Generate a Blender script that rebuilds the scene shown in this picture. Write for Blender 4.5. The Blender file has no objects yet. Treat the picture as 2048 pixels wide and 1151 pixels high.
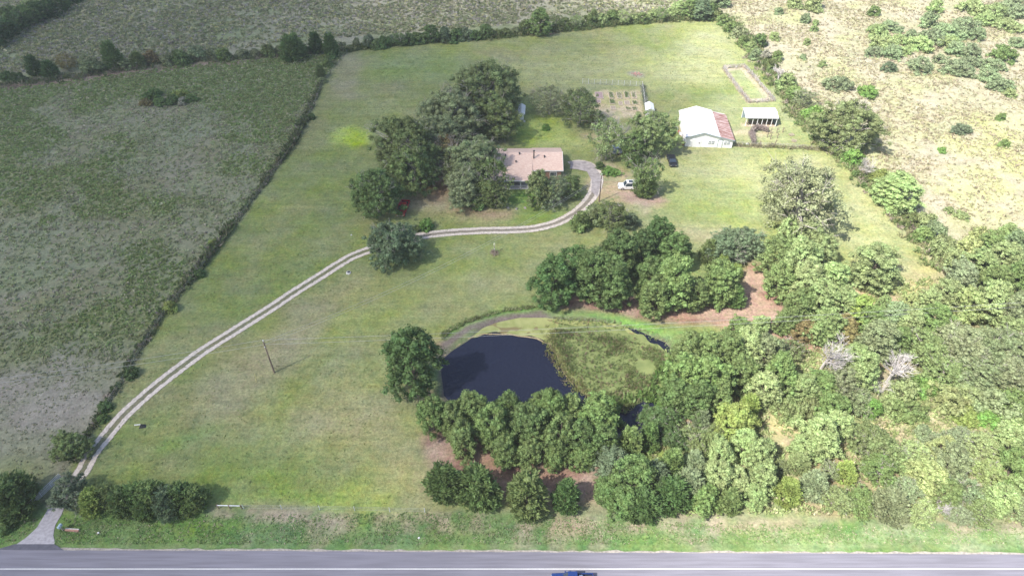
import bpy, math, random
import numpy as np
from mathutils import Vector, Matrix
R = math.radians
SC = bpy.context.scene
COL = SC.collection
# ------------------------------------------------------------------ camera
F_PX, PITCH, CAM_H = 1365.0, R(42.4), 87.3
cam_d = bpy.data.cameras.new('camera'); cam_d.sensor_width = 36.0
cam_d.lens = 36.0 * F_PX / 2048.0; cam_d.clip_start = 0.5; cam_d.clip_end = 8000
cam = bpy.data.objects.new('camera', cam_d); COL.objects.link(cam)
cam.location = (0, 0, CAM_H); cam.rotation_euler = (R(90) - PITCH, 0, 0)
SC.camera = cam
# ------------------------------------------------------------------ sky, sun, exposure
SUN_EL = R(50); SUN_AZ = (-0.80, -0.60)            # ground direction towards the sun
w = bpy.data.worlds.new('World'); SC.world = w; w.use_nodes = True
nt = w.node_tree; sky = nt.nodes.new('ShaderNodeTexSky'); sky.sky_type = 'NISHITA'
sky.sun_disc = False; sky.sun_elevation = SUN_EL; sky.sun_rotation = math.atan2(SUN_AZ[0], SUN_AZ[1])
sky.dust_density = 2.0
bg = nt.nodes['Background']; nt.links.new(sky.outputs[0], bg.inputs[0]); bg.inputs[1].default_value = 0.115
sd = bpy.data.lights.new('sun', 'SUN'); sd.energy = 4.8; sd.angle = R(0.6); sd.color = (1.0, 0.95, 0.87)
sun = bpy.data.objects.new('sun', sd); COL.objects.link(sun)
sdir = Vector((SUN_AZ[0] * math.cos(SUN_EL), SUN_AZ[1] * math.cos(SUN_EL), math.sin(SUN_EL))).normalized()
sun.rotation_euler = sdir.to_track_quat('Z', 'Y').to_euler(); sun.location = sdir * 600
vs = SC.view_settings; vs.view_transform = 'Standard'; vs.look = 'None'; vs.gamma = 1; vs.exposure = 1.06
vs.use_curve_mapping = False
SC.cycles.max_bounces = 6; SC.cycles.diffuse_bounces = 2; SC.cycles.glossy_bounces = 2
SC.cycles.transparent_max_bounces = 6; SC.cycles.volume_bounces = 0
SC.cycles.transmission_bounces = 2

# ------------------------------------------------------------------ helpers
_cp, _sp = math.cos(PITCH), math.sin(PITCH)
def G(u, v, z=0.0):
    """point of the place at height z seen at (u, v) of the 2048 px wide photograph"""
    x = (u - 1024) / F_PX; y = (575.5 - v) / F_PX
    dy = _cp + y * _sp; dz = -_sp + y * _cp
    t = (z - CAM_H) / dz
    return Vector((x * t, dy * t, z))
def depth(p): return p.y * _cp + (CAM_H - p.z) * _sp

def tag(o, label=None, cat=None, group=None, kind=None):
    if label: o['label'] = label
    if cat: o['category'] = cat
    if group: o['group'] = group
    if kind: o['kind'] = kind
    return o
def link(o, parent=None):
    COL.objects.link(o)
    if parent is not None: o.parent = parent
    return o
def empty(name, loc, rz=0.0, label=None, cat=None, group=None):
    o = bpy.data.objects.new(name, None); o.empty_display_size = 0.3
    link(o); o.location = loc; o.rotation_euler = (0, 0, rz)
    return tag(o, label, cat, group)

def np_mesh(name, V, faces, mats, attrs=None, midx=None, smooth=False):
    """V (n,3); faces = list of (m,k) int arrays"""
    me = bpy.data.meshes.new(name)
    V = np.asarray(V, dtype=np.float32); me.vertices.add(len(V)); me.vertices.foreach_set('co', V.ravel())
    loops = np.concatenate([f.ravel() for f in faces]).astype(np.int32)
    tot = np.concatenate([np.full(len(f), f.shape[1]) for f in faces]).astype(np.int32)
    st = np.concatenate([[0], np.cumsum(tot)[:-1]]).astype(np.int32)
    me.loops.add(len(loops)); me.loops.foreach_set('vertex_index', loops)
    me.polygons.add(len(tot)); me.polygons.foreach_set('loop_start', st)
    for m in mats: me.materials.append(m)
    if midx is not None: me.polygons.foreach_set('material_index', np.asarray(midx, dtype=np.int32))
    if smooth: me.polygons.foreach_set('use_smooth', np.ones(len(tot), dtype=bool))
    me.update(calc_edges=True)
    for k, (typ, dom, arr) in (attrs or {}).items():
        a = me.attributes.new(k, typ, dom)
        a.data.foreach_set('color' if typ == 'FLOAT_COLOR' else 'value', np.asarray(arr, dtype=np.float32).ravel())
    return me

class MB:
    """collects simple solids into one mesh"""
    def __init__(s): s.v = []; s.f = []
    def add(s, vs_, fs):
        n = len(s.v); s.v += [tuple(p) for p in vs_]; s.f += [tuple(i + n for i in f) for f in fs]; return s
    def box(s, c, d, rz=0.0, taper=(1, 1)):
        x, y, z = (k / 2 for k in d); ca, sa = math.cos(rz), math.sin(rz); P = []
        for sz in (-1, 1):
            tx, ty = (1, 1) if sz < 0 else taper
            for sx, sy in ((-1, -1), (1, -1), (1, 1), (-1, 1)):
                a, b = sx * x * tx, sy * y * ty
                P.append((c[0] + a * ca - b * sa, c[1] + a * sa + b * ca, c[2] + sz * z))
        return s.add(P, [(3, 2, 1, 0), (4, 5, 6, 7), (0, 1, 5, 4), (1, 2, 6, 5), (2, 3, 7, 6), (3, 0, 4, 7)])
    def tube(s, a, b, r0, r1=None, n=6, cap=True):
        a, b = Vector(a), Vector(b); r1 = r0 if r1 is None else r1
        d = (b - a).normalized(); u = d.orthogonal().normalized(); w_ = d.cross(u); P = []
        for c, r in ((a, r0), (b, r1)):
            for i in range(n):
                t = 2 * math.pi * i / n; P.append(c + u * (r * math.cos(t)) + w_ * (r * math.sin(t)))
        fs = [(i, (i + 1) % n, n + (i + 1) % n, n + i) for i in range(n)]
        if cap: fs += [tuple(range(n))[::-1], tuple(range(n, 2 * n))]
        return s.add(P, fs)
    def path(s, pts, r, n=4):
        for a, b in zip(pts[:-1], pts[1:]): s.tube(a, b, r, r, n, False)
        return s
    def prism(s, poly, a, b, axis='y'):
        """poly of (p, q) extruded along an axis from a to b"""
        k = len(poly); P = []
        for t in (a, b):
            for p, q in poly:
                P.append({'y': (p, t, q), 'x': (t, p, q), 'z': (p, q, t)}[axis])
        fs = [(i, (i + 1) % k, k + (i + 1) % k, k + i) for i in range(k)] + [tuple(range(k))[::-1], tuple(range(k, 2 * k))]
        return s.add(P, fs)
    def slab(s, a, b, c, d, t):
        """thick quad: four corners and a thickness downwards"""
        q = [Vector(p) for p in (a, b, c, d)]
        n = (q[1] - q[0]).cross(q[3] - q[0]).normalized()
        if n.z < 0: n = -n
        P = q + [p - n * t for p in q]
        return s.add(P, [(0, 1, 2, 3), (7, 6, 5, 4), (0, 4, 5, 1), (1, 5, 6, 2), (2, 6, 7, 3), (3, 7, 4, 0)])
    def build(s, name, mat, parent=None, bevel=0.0, smooth=False):
        me = bpy.data.meshes.new(name); me.from_pydata([tuple(p) for p in s.v], [], s.f); me.update()
        import bmesh
        bm = bmesh.new(); bm.from_mesh(me); bmesh.ops.recalc_face_normals(bm, faces=bm.faces)
        if bevel: bmesh.ops.bevel(bm, geom=bm.edges[:], offset=bevel, segments=2, affect='EDGES', profile=0.6)
        if smooth:
            for f in bm.faces: f.smooth = True
        bm.to_mesh(me); bm.free()
        me.materials.append(mat)
        return link(bpy.data.objects.new(name, me), parent)

def lat(n, seed): return np.random.RandomState(seed).rand(n, n)
def vnoise(x, y, scale, seed=0):
    L = lat(256, seed); xs, ys = x / scale + 1000.3, y / scale + 1000.7
    xi, yi = np.floor(xs).astype(int), np.floor(ys).astype(int); fx, fy = xs - xi, ys - yi
    fx = fx * fx * (3 - 2 * fx); fy = fy * fy * (3 - 2 * fy)
    g = lambda a, b: L[a % 256, b % 256]
    return (g(xi, yi) * (1 - fx) + g(xi + 1, yi) * fx) * (1 - fy) + (g(xi, yi + 1) * (1 - fx) + g(xi + 1, yi + 1) * fx) * fy
def fbm(x, y, scale, seed=0, o=4):
    t = 0; a = 1; s = 0
    for i in range(o): t = t + a * vnoise(x, y, scale / 2 ** i, seed + i); s += a; a *= 0.55
    return t / s
def sdf(x, y, poly):
    """signed distance to a closed polygon, positive inside"""
    d = np.full(x.shape, 1e9); ins = np.zeros(x.shape, bool); n = len(poly)
    for i in range(n):
        ax, ay = poly[i]; bx, by = poly[(i + 1) % n]
        ex, ey = bx - ax, by - ay; t = np.clip(((x - ax) * ex + (y - ay) * ey) / (ex * ex + ey * ey + 1e-12), 0, 1)
        d = np.minimum(d, np.hypot(x - ax - t * ex, y - ay - t * ey))
        c = ((ay > y) != (by > y)) & (x < (bx - ax) * (y - ay) / (by - ay + 1e-12) + ax); ins ^= c
    return np.where(ins, d, -d)
def px(poly, z=0.0): return [(G(u, v, z).x, G(u, v, z).y) for u, v in poly]
def ell(u, v, a, b, n=16, tilt=0.0):
    c, s_ = math.cos(R(tilt)), math.sin(R(tilt))
    return [(u + a * math.cos(t) * c - b * math.sin(t) * s_, v + a * math.cos(t) * s_ + b * math.sin(t) * c)
            for t in (2 * math.pi * i / n for i in range(n))]

# ------------------------------------------------------------------ materials
def mat(name, color=(.5, .5, .5), rough=.7, metal=0.0, noise=0.0, nscale=4.0, spec=0.5, bump=0.0, stretch=(1, 1, 1), color2=None):
    m = bpy.data.materials.new(name); m.use_nodes = True; t = m.node_tree; b = t.nodes['Principled BSDF']
    b.inputs['Roughness'].default_value = rough; b.inputs['Metallic'].default_value = metal
    b.inputs['Specular IOR Level'].default_value = spec; b.inputs['Base Color'].default_value = (*color, 1)
    if noise or color2 or bump:
        tc = t.nodes.new('ShaderNodeTexCoord'); mp = t.nodes.new('ShaderNodeMapping'); mp.inputs['Scale'].default_value = stretch
        n = t.nodes.new('ShaderNodeTexNoise'); n.inputs['Scale'].default_value = nscale; n.inputs['Detail'].default_value = 5
        t.links.new(tc.outputs['Object'], mp.inputs[0]); t.links.new(mp.outputs[0], n.inputs['Vector'])
        r = t.nodes.new('ShaderNodeValToRGB'); r.color_ramp.elements[0].position = .35; r.color_ramp.elements[1].position = .65
        c2 = color2 or tuple(min(1, c * (1 + noise)) for c in color); c1 = color if color2 else tuple(c * (1 - noise) for c in color)
        r.color_ramp.elements[0].color = (*c1, 1); r.color_ramp.elements[1].color = (*c2, 1)
        t.links.new(n.outputs[0], r.inputs[0]); t.links.new(r.outputs[0], b.inputs['Base Color'])
        if bump:
            bp = t.nodes.new('ShaderNodeBump'); bp.inputs['Strength'].default_value = bump; bp.inputs['Distance'].default_value = .1
            t.links.new(n.outputs[0], bp.inputs['Height']); t.links.new(bp.outputs[0], b.inputs['Normal'])
    return m
def leaf_mat(name, use_obj=True, transl=0.3):
    m = bpy.data.materials.new(name); m.use_nodes = True; t = m.node_tree; N = t.nodes; Lk = t.links
    N.remove(N['Principled BSDF']); out = N['Material Output']
    at = N.new('ShaderNodeAttribute'); at.attribute_name = 'tint'
    if use_obj:
        oi = N.new('ShaderNodeObjectInfo'); base = oi.outputs['Color']; fac = at.outputs['Fac']
        ml = N.new('ShaderNodeVectorMath'); ml.operation = 'SCALE'; Lk.new(base, ml.inputs[0]); Lk.new(fac, ml.inputs['Scale']); col = ml.outputs[0]
    else: col = at.outputs['Color']
    tc = N.new('ShaderNodeTexCoord')
    nz = N.new('ShaderNodeTexNoise'); nz.inputs['Scale'].default_value = .55; nz.inputs['Detail'].default_value = 2
    Lk.new(tc.outputs['Object'], nz.inputs['Vector'])
    hs = N.new('ShaderNodeHueSaturation'); mr = N.new('ShaderNodeMapRange'); mr.inputs[1].default_value = .3; mr.inputs[2].default_value = .7
    mr.inputs[3].default_value = .485; mr.inputs[4].default_value = .515; Lk.new(nz.outputs[0], mr.inputs[0]); Lk.new(mr.outputs[0], hs.inputs['Hue'])
    mr2 = N.new('ShaderNodeMapRange'); mr2.inputs[1].default_value = .3; mr2.inputs[2].default_value = .7
    mr2.inputs[3].default_value = .8; mr2.inputs[4].default_value = 1.25; Lk.new(nz.outputs[0], mr2.inputs[0]); Lk.new(mr2.outputs[0], hs.inputs['Value'])
    Lk.new(col, hs.inputs['Color']); col = hs.outputs[0]
    d = N.new('ShaderNodeBsdfDiffuse'); tr = N.new('ShaderNodeBsdfTranslucent'); mx = N.new('ShaderNodeMixShader'); mx.inputs[0].default_value = transl
    Lk.new(col, d.inputs[0]); Lk.new(col, tr.inputs[0]); Lk.new(d.outputs[0], mx.inputs[1]); Lk.new(tr.outputs[0], mx.inputs[2])
    g = N.new('ShaderNodeBsdfGlossy'); g.inputs['Roughness'].default_value = .5; g.inputs[0].default_value = (.9, .95, 1, 1)
    m2 = N.new('ShaderNodeMixShader'); m2.inputs[0].default_value = .012; Lk.new(mx.outputs[0], m2.inputs[1]); Lk.new(g.outputs[0], m2.inputs[2])
    Lk.new(m2.outputs[0], out.inputs[0]); return m
M_LEAF = leaf_mat('foliage'); M_WEED = leaf_mat('weed_leaf', False, .35)
M_BARK = mat('bark', (.13, .10, .08), .9, noise=.35, nscale=3, bump=.4)
M_BARKP = mat('pale_bark', (.36, .33, .30), .9, noise=.25, nscale=3)
M_DEAD = mat('dead_wood', (.47, .44, .43), .85, noise=.2, nscale=3)
M_WHITE = mat('white_paint', (.80, .80, .80), .55, noise=.05, nscale=.8)
M_WROOF = mat('white_metal_roof', (.82, .82, .82), .4, noise=.04, nscale=.5, stretch=(1, 8, 1))
M_TRIM = mat('grey_trim', (.22, .28, .31), .6, noise=.1)
M_GLASS = mat('window_glass', (.035, .05, .07), .08, spec=.8)
M_TYRE = mat('tyre_rubber', (.02, .02, .02), .9)
M_RIM = mat('rim_metal', (.55, .55, .57), .35, metal=.7)
M_CHROME = mat('chrome', (.75, .76, .78), .2, metal=.9)
M_WOOD = mat('weathered_wood', (.20, .15, .12), .9, noise=.3, nscale=2, stretch=(1, 1, .2))
M_GWOOD = mat('grey_wood', (.34, .31, .28), .9, noise=.25, nscale=2)
M_WIRE = mat('wire', (.42, .42, .43), .6)
M_GALV = mat('galvanised_pipe', (.62, .65, .72), .4, noise=.08)
M_STONE = mat('concrete', (.55, .54, .52), .9, noise=.15, nscale=2)
M_DARK = mat('dark_plastic', (.03, .03, .035), .6)
M_CONCR = mat('pale_soil', (.38, .32, .25), .95, noise=.2)


# ------------------------------------------------------------------ air: unseen vapour lens added to shade the left, thin volume added as veil
def vol_mat(name, dens, color, anis=0.0):
    m = bpy.data.materials.new(name); m.use_nodes = True; t = m.node_tree; t.nodes.remove(t.nodes['Principled BSDF'])
    v = t.nodes.new('ShaderNodeVolumePrincipled'); v.inputs['Density'].default_value = dens; v.inputs['Color'].default_value = (*color, 1); v.inputs['Anisotropy'].default_value = anis
    t.links.new(v.outputs[0], t.nodes['Material Output'].inputs['Volume']); return m
def shade_cloud(cx, cy, z, rx, ry, th, dens, label):  # unseen volume, thinned towards its rim so the added shade fades softly
    n, k = 40, 96; V_ = [(0, 0, th), (0, 0, 0)]; F_ = []
    for i in range(1, n + 1):
        r = i / n
        for j in range(k):
            a = 2 * math.pi * j / k; w_ = 1 + .10 * math.sin(3 * a + 1) + .06 * math.sin(7 * a); x, y = rx * r * w_ * math.cos(a), ry * r * w_ * math.sin(a)
            lump = .75 + .5 * vnoise(np.array([x]), np.array([y]), 60, 3)[0]; hh = th * (1 - r * r) ** 1.1 * lump
            V_ += [(x, y, hh + .05), (x, y, -.12 * hh)]
    o = lambda i, j, s_: 2 + ((i - 1) * k + j % k) * 2 + s_
    for j in range(k): F_ += [(0, o(1, j, 0), o(1, j + 1, 0)), (1, o(1, j + 1, 1), o(1, j, 1))]
    for i in range(1, n):
        for j in range(k): F_ += [(o(i, j, 0), o(i + 1, j, 0), o(i + 1, j + 1, 0), o(i, j + 1, 0)), (o(i, j, 1), o(i, j + 1, 1), o(i + 1, j + 1, 1), o(i + 1, j, 1))]
    for j in range(k): F_.append((o(n, j, 0), o(n, j, 1), o(n, j + 1, 1), o(n, j + 1, 0)))
    me = bpy.data.meshes.new('shade_cloud'); me.from_pydata(V_, [], F_); me.update(); me.materials.append(vol_mat('shade_vapour', dens, (.95, .95, .96), .3))
    c_ = link(bpy.data.objects.new('shade_cloud', me)); c_.location = (cx, cy, z); return tag(c_, label, 'shade_cloud', kind='stuff')
CZ = 460.0; CH = CZ / math.tan(SUN_EL)
shade_cloud(-172 + SUN_AZ[0] * CH, 120 + SUN_AZ[1] * CH, CZ, 208, 330, 90, .0165, 'unseen thin vapour lens added to shade the left side of the land')
VEIL_HAZE = True
if VEIL_HAZE:
    mb = MB(); mb.box((0, 120, 43.5), (760, 700, 97)); tag(mb.build('veil_haze', vol_mat('veil_air', .00026, (.93, .96, 1.0), .2)), kind='stuff')  # volume added to wash out the view like lens glare

# ------------------------------------------------------------------ ground
random.seed(4)
FENCE_L = [(150, 925), (205, 830), (245, 768), (285, 700), (340, 615), (400, 545), (460, 465), (520, 385), (590, 290), (625, 220), (648, 165), (700, 100)]
HEDGE_T = [(700, 100), (790, 88), (865, 82), (985, 75), (1080, 66), (1160, 58), (1250, 47), (1350, 40), (1432, 38)]
HEDGE_R = [(1432, 38), (1470, 75), (1505, 115), (1545, 165), (1580, 225), (1625, 275), (1680, 325), (1740, 385), (1800, 450), (1850, 505), (1893, 555)]
LAWN = FENCE_L + HEDGE_T[1:] + HEDGE_R[1:] + [(1880, 600), (1830, 640), (1700, 660), (1560, 690), (1480, 660), (1400, 700), (1380, 900), (1250, 1000),
        (1060, 1016), (700, 1018), (420, 1020), (120, 1025)]
PASTURE = [(-700, 190), (0, 178), (170, 158), (360, 132), (480, 122), (640, 108), (690, 100)] + FENCE_L[::-1] + [(90, 1010), (-60, 1030), (-900, 1040)]
FIELD = HEDGE_R + [(2048, 560), (2600, 600), (2600, -160), (1440, -160)]
WOOD = [(1893, 555), (1700, 560), (1560, 690), (1380, 740), (1260, 900), (1210, 1010), (1330, 1038), (1560, 1028), (1750, 1040), (2048, 1048), (2600, 1060), (2600, 560), (2100, 520)]
VERGE = [(-900, 1040), (-60, 1020), (90, 1012), (420, 1020), (850, 1018), (1060, 1022), (1330, 1038), (1560, 1028), (1750, 1040), (2048, 1048), (2600, 1060), (2600, 1140), (-900, 1140)]
POND = [(905, 812), (884, 790), (876, 745), (878, 716), (900, 698), (932, 678), (962, 654), (992, 642), (1035, 634), (1090, 634), (1150, 640), (1220, 646), (1275, 655), (1335, 682),
        (1350, 700), (1345, 760), (1325, 820), (1290, 870), (1200, 870), (1050, 860), (960, 840)]
XS = np.arange(-300, 300.01, 0.75); YS = np.arange(-30, 390.01, 0.75)
GX, GY = np.meshgrid(XS, YS); NX, NY = len(XS), len(YS)
W1 = (fbm(GX, GY, 9, 11, 3) - .5) * 5.0; W2 = (fbm(GX, GY, 9, 31, 3) - .5) * 5.0
N1 = fbm(GX, GY, 30, 5); N2 = fbm(GX, GY, 8, 15); N3 = fbm(GX, GY, 2.2, 25, 3)
def c3(r, g, b): return np.array([r, g, b])
def lin(r, g, b, k=1.0):
    f_ = lambda c: (c / 12.92 if c <= .04045 else ((c + .055) / 1.055) ** 2.4)
    return np.array([f_(r / 255), f_(g / 255), f_(b / 255)]) * k
def sm(a, lo, hi): t = np.clip((a - lo) / (hi - lo), 0, 1); return t * t * (3 - 2 * t)
GC = np.zeros(GX.shape + (3,)); GC[:] = (.17, .18, .11)
def paint(poly, color, feather=1.0, strength=1.0, warp=1.0, world=False, patch=None):
    P = poly if world else px(poly)
    d = sdf(GX + W1 * warp, GY + W2 * warp, P)
    a = sm(d, -feather, feather) * strength
    if patch is not None: a = a * patch
    c = color if isinstance(color, np.ndarray) and color.ndim == 3 else np.asarray(color)
    GC[:] = GC * (1 - a[..., None]) + c * a[..., None]
    return d
def mix(c1, c2, m): return np.asarray(c1) * (1 - m[..., None]) + np.asarray(c2) * m[..., None]
# rough pasture: grey-green sward with green weed patches and mauve seed-heads
past = mix(mix((.20, .23, .155), (.225, .22, .175), sm(N2, .3, .7)), (.165, .195, .10), sm(N1 * .7 + N2 * .3, .40, .64))
GC[:] = past * np.array([.98, .95, .86])
farp = mix((.26, .26, .18), (.20, .23, .13), sm(N2, .4, .6))
paint([(-700, 150), (0, 165), (360, 125), (700, 95), (1432, 30), (1500, -200), (-700, -200)], farp, 2)
paint([(560, 0), (1440, -20), (1432, 30), (1100, 45), (900, 55), (700, 80), (640, 60)], mix((.33, .32, .24), (.25, .27, .16), sm(N2, .4, .6)), 6, .8)
paint(ell(1000, 10, 300, 30), (.34, .32, .24), 10, .5)
paint([(20, 170), (150, 155), (360, 128), (480, 120), (560, 116), (480, 128), (360, 140), (120, 172), (0, 182)], (.28, .21, .18), .8, .8, .4)
dry = mix(mix((.35, .325, .235), (.325, .315, .21), sm(N2, .35, .65)), (.32, .34, .17), sm(fbm(GX, GY, 14, 77), .55, .72) * .6)
paint(FIELD, dry, 1.0)
paint([(1800, 250), (2048, 230), (2200, 480), (1850, 420)], (.42, .43, .20), 8, .55, patch=sm(N2, .42, .6))
wood = mix((.22, .25, .12), (.29, .25, .15), sm(N2, .4, .6))
paint(WOOD, wood, 2.0)
verge = mix(mix((.14, .21, .075), (.11, .19, .07), sm(N2, .4, .6)), (.30, .25, .19), sm(N3 * .6 + N2 * .4, .53, .66) * .5)
paint(VERGE, verge, .6, 1, .2)
paint([(420, 1022), (900, 1022), (1330, 1040), (1560, 1030), (2048, 1050), (2300, 1060), (2300, 1072), (1700, 1062), (1200, 1066), (600, 1054), (420, 1040)], (.33, .27, .21), 1.0, .75, .25, patch=sm(N3, .3, .6))
paint([(120, 1030), (420, 1036), (560, 1060), (400, 1085), (130, 1088)], (.12, .21, .05), .8, .7, .4)
paint([(1500, 1060), (2200, 1072), (2200, 1100), (1500, 1090)], (.30, .36, .20), 1.5, .6)
paint([(-400, 700), (0, 735), (230, 700), (262, 735), (235, 800), (170, 880), (150, 935), (-300, 960)], mix((.26, .235, .21), (.22, .22, .165), sm(N2, .4, .65)), 4, .8)
# mown lawn
LN = mix(mix((.168, .212, .074), (.208, .238, .096), sm(N1, .35, .65)), (.255, .235, .13), sm(N2, .45, .75) * .45)
LAWN_D = paint(LAWN, LN, .7, 1, .35)
for poly, c, fe, s in [
    (ell(620, 640, 170, 40, tilt=-35), (.31, .27, .16), 5, .55), (ell(500, 740, 170, 50, tilt=-25), (.27, .25, .15), 5, .5), (ell(330, 900, 90, 25, tilt=-20), (.22, .24, .13), 3, .5),
    (ell(740, 640, 120, 25, tilt=-22), (.22, .27, .075), 4, .7), (ell(700, 880, 90, 110), (.30, .28, .15), 6, .6), (ell(800, 960, 70, 45), (.34, .28, .18), 4, .55),
    (ell(560, 940, 170, 50), (.15, .21, .06), 5, .7), (ell(735, 990, 80, 26), (.24, .34, .065), 5, .6), (ell(560, 1000, 110, 14), (.17, .28, .05), 2.5, .6),
    (ell(380, 870, 60, 14, tilt=-25), (.13, .22, .06), 2, .6), (ell(300, 840, 60, 12, tilt=-25), (.14, .22, .07), 2, .5),
    (ell(708, 275, 36, 22), (.33, .43, .07), 2.2, .9), (ell(1090, 262, 62, 34), (.33, .42, .10), 3, .7), (ell(1150, 290, 60, 14), (.36, .40, .14), 3, .6),
    (ell(1050, 400, 60, 22), (.13, .24, .05), 3, .8), (ell(950, 425, 90, 18), (.34, .30, .15), 3, .6), (ell(1080, 435, 100, 14), (.17, .27, .06), 3, .6),
    (ell(860, 400, 50, 20), (.34, .30, .20), 3, .7), (ell(870, 340, 40, 60), (.28, .18, .13), 4, .8), (ell(960, 418, 60, 10), (.33, .24, .16), 2, .8),
    (ell(1215, 145, 210, 40), (.34, .35, .18), 8, .6), (ell(830, 130, 100, 30), (.19, .26, .10), 6, .6), (ell(800, 215, 90, 20), (.25, .28, .13), 5, .5),
    (ell(690, 150, 30, 50), (.30, .27, .20), 3, .5), (ell(1420, 110, 80, 60), (.34, .35, .19), 6, .6),
    (ell(1400, 350, 130, 40), (.31, .33, .16), 6, .7), (ell(1420, 410, 130, 40), (.24, .29, .12), 6, .6), (ell(1560, 340, 120, 30), (.34, .35, .18), 6, .6),
    (ell(1330, 460, 110, 30), (.27, .28, .14), 6, .5), (ell(1750, 450, 90, 80, tilt=45), (.34, .35, .19), 5, .6), (ell(1860, 560, 50, 40), (.38, .33, .20), 4, .7),
    (ell(1740, 590, 60, 18), (.46, .34, .23), 2, .8), (ell(1520, 235, 110, 60), (.31, .33, .19), 5, .5),
    (ell(950, 520, 200, 40), (.20, .25, .09), 6, .5), (ell(900, 580, 150, 30), (.27, .27, .14), 6, .5), (ell(1100, 500, 80, 30), (.24, .26, .12), 5, .5),
    (ell(1430, 470, 90, 20), (.34, .30, .19), 4, .6), (ell(1500, 270, 60, 4), (.42, .36, .24), .7, .7)]:
    paint(poly, c, fe, s, 1.3)
# needle litter under the pines, bare soil, turning pad
RED = mix((.235, .145, .115), (.32, .225, .175), sm(N3, .35, .65))
for poly, fe, s in [([(1110, 600), (1180, 590), (1300, 600), (1430, 600), (1480, 560), (1505, 520), (1545, 530), (1570, 580), (1640, 610), (1680, 680), (1620, 700), (1500, 660), (1400, 655), (1300, 640), (1190, 632), (1110, 628)], 1.2, .95),
    ([(850, 880), (880, 860), (1250, 880), (1270, 960), (1215, 1000), (1100, 1010), (930, 985), (870, 935)], 1.5, .95),
    (ell(870, 790, 50, 16), 1.5, .8), (ell(1610, 690, 40, 18), 2, .9), (ell(1840, 625, 26, 18), 2, .6), (ell(1085, 66, 30, 4), 1, .8), (ell(1400, 38, 50, 4), 1, .7), (ell(870, 690, 22, 14), 1.5, .6), (ell(1360, 860, 50, 22, tilt=-45), 1.5, .8)]:
    paint(poly, RED, fe, s, .8)
paint(ell(1500, 625, 90, 22), mix((.37, .27, .22), (.29, .22, .17), sm(N3, .4, .6)), 2.5, .7)
paint(ell(1590, 850, 50, 40), (.44, .38, .22), 2.5, .8); paint(ell(1840, 850, 110, 16), (.46, .40, .25), 2.5, .8); paint(ell(1760, 850, 60, 10, tilt=-20), (.44, .38, .24), 2, .8)
paint([(1185, 340), (1200, 325), (1250, 335), (1300, 390), (1330, 410), (1290, 425), (1240, 400), (1200, 400), (1185, 375)], mix((.44, .34, .23), (.34, .33, .19), sm(N3, .4, .6)), 1.5, .8)
paint([(1240, 382), (1290, 375), (1335, 400), (1290, 412), (1250, 400)], (.34, .24, .20), 1.2, .85)
paint(ell(1190, 272, 26, 9), (.46, .36, .25), 1.5, .5)
paint([(1188, 235), (1178, 190), (1205, 180), (1282, 181), (1287, 232), (1230, 238)], mix((.50, .42, .29), (.42, .40, .22), sm(N3, .45, .6)), .8, .85, .2)
paint([(1444, 136), (1489, 132), (1549, 202), (1496, 207)], (.42, .36, .27), .5, .8, .1)
paint([(1455, 142), (1481, 139), (1533, 196), (1501, 198)], (.25, .29, .14), .5, .95, .1)
paint(ell(1272, 148, 20, 7), (.26, .25, .21), 1, .8)
paint([(1358, 235), (1366, 232), (1376, 290), (1364, 288)], (.50, .38, .30), .5, .8, .1)
paint([(1484, 248), (1556, 248), (1556, 252), (1484, 252)], (.54, .42, .33), .6, .9, .1)
paint([(1480, 288), (1530, 288), (1530, 295), (1480, 293)], (.52, .42, .33), .6, .8, .1)
# dark vegetated bank round the pond
paint([(u + (u - 1090) * .07, v + (v - 740) * .14 - 2) for u, v in POND], (.15, .25, .07), 1.0, .85, .4)
paint([(u + (u - 1090) * .02, v + (v - 740) * .05) for u, v in POND], (.15, .12, .115), .8, .9, .3)
paint([(866, 720), (880, 682), (928, 650), (1000, 628), (1080, 620), (1105, 634), (1000, 642), (940, 658), (895, 694), (880, 722)], (.17, .135, .13), .6, .9, .3)
paint([(882, 672), (915, 648), (985, 624), (1062, 612), (1080, 618), (1000, 628), (930, 650), (890, 678)], (.15, .27, .08), .6, .9, .2)
paint([(1180, 632), (1260, 636), (1340, 662), (1400, 672), (1330, 664), (1240, 650)], (.16, .30, .08), 1.0, .8, .4)
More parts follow.
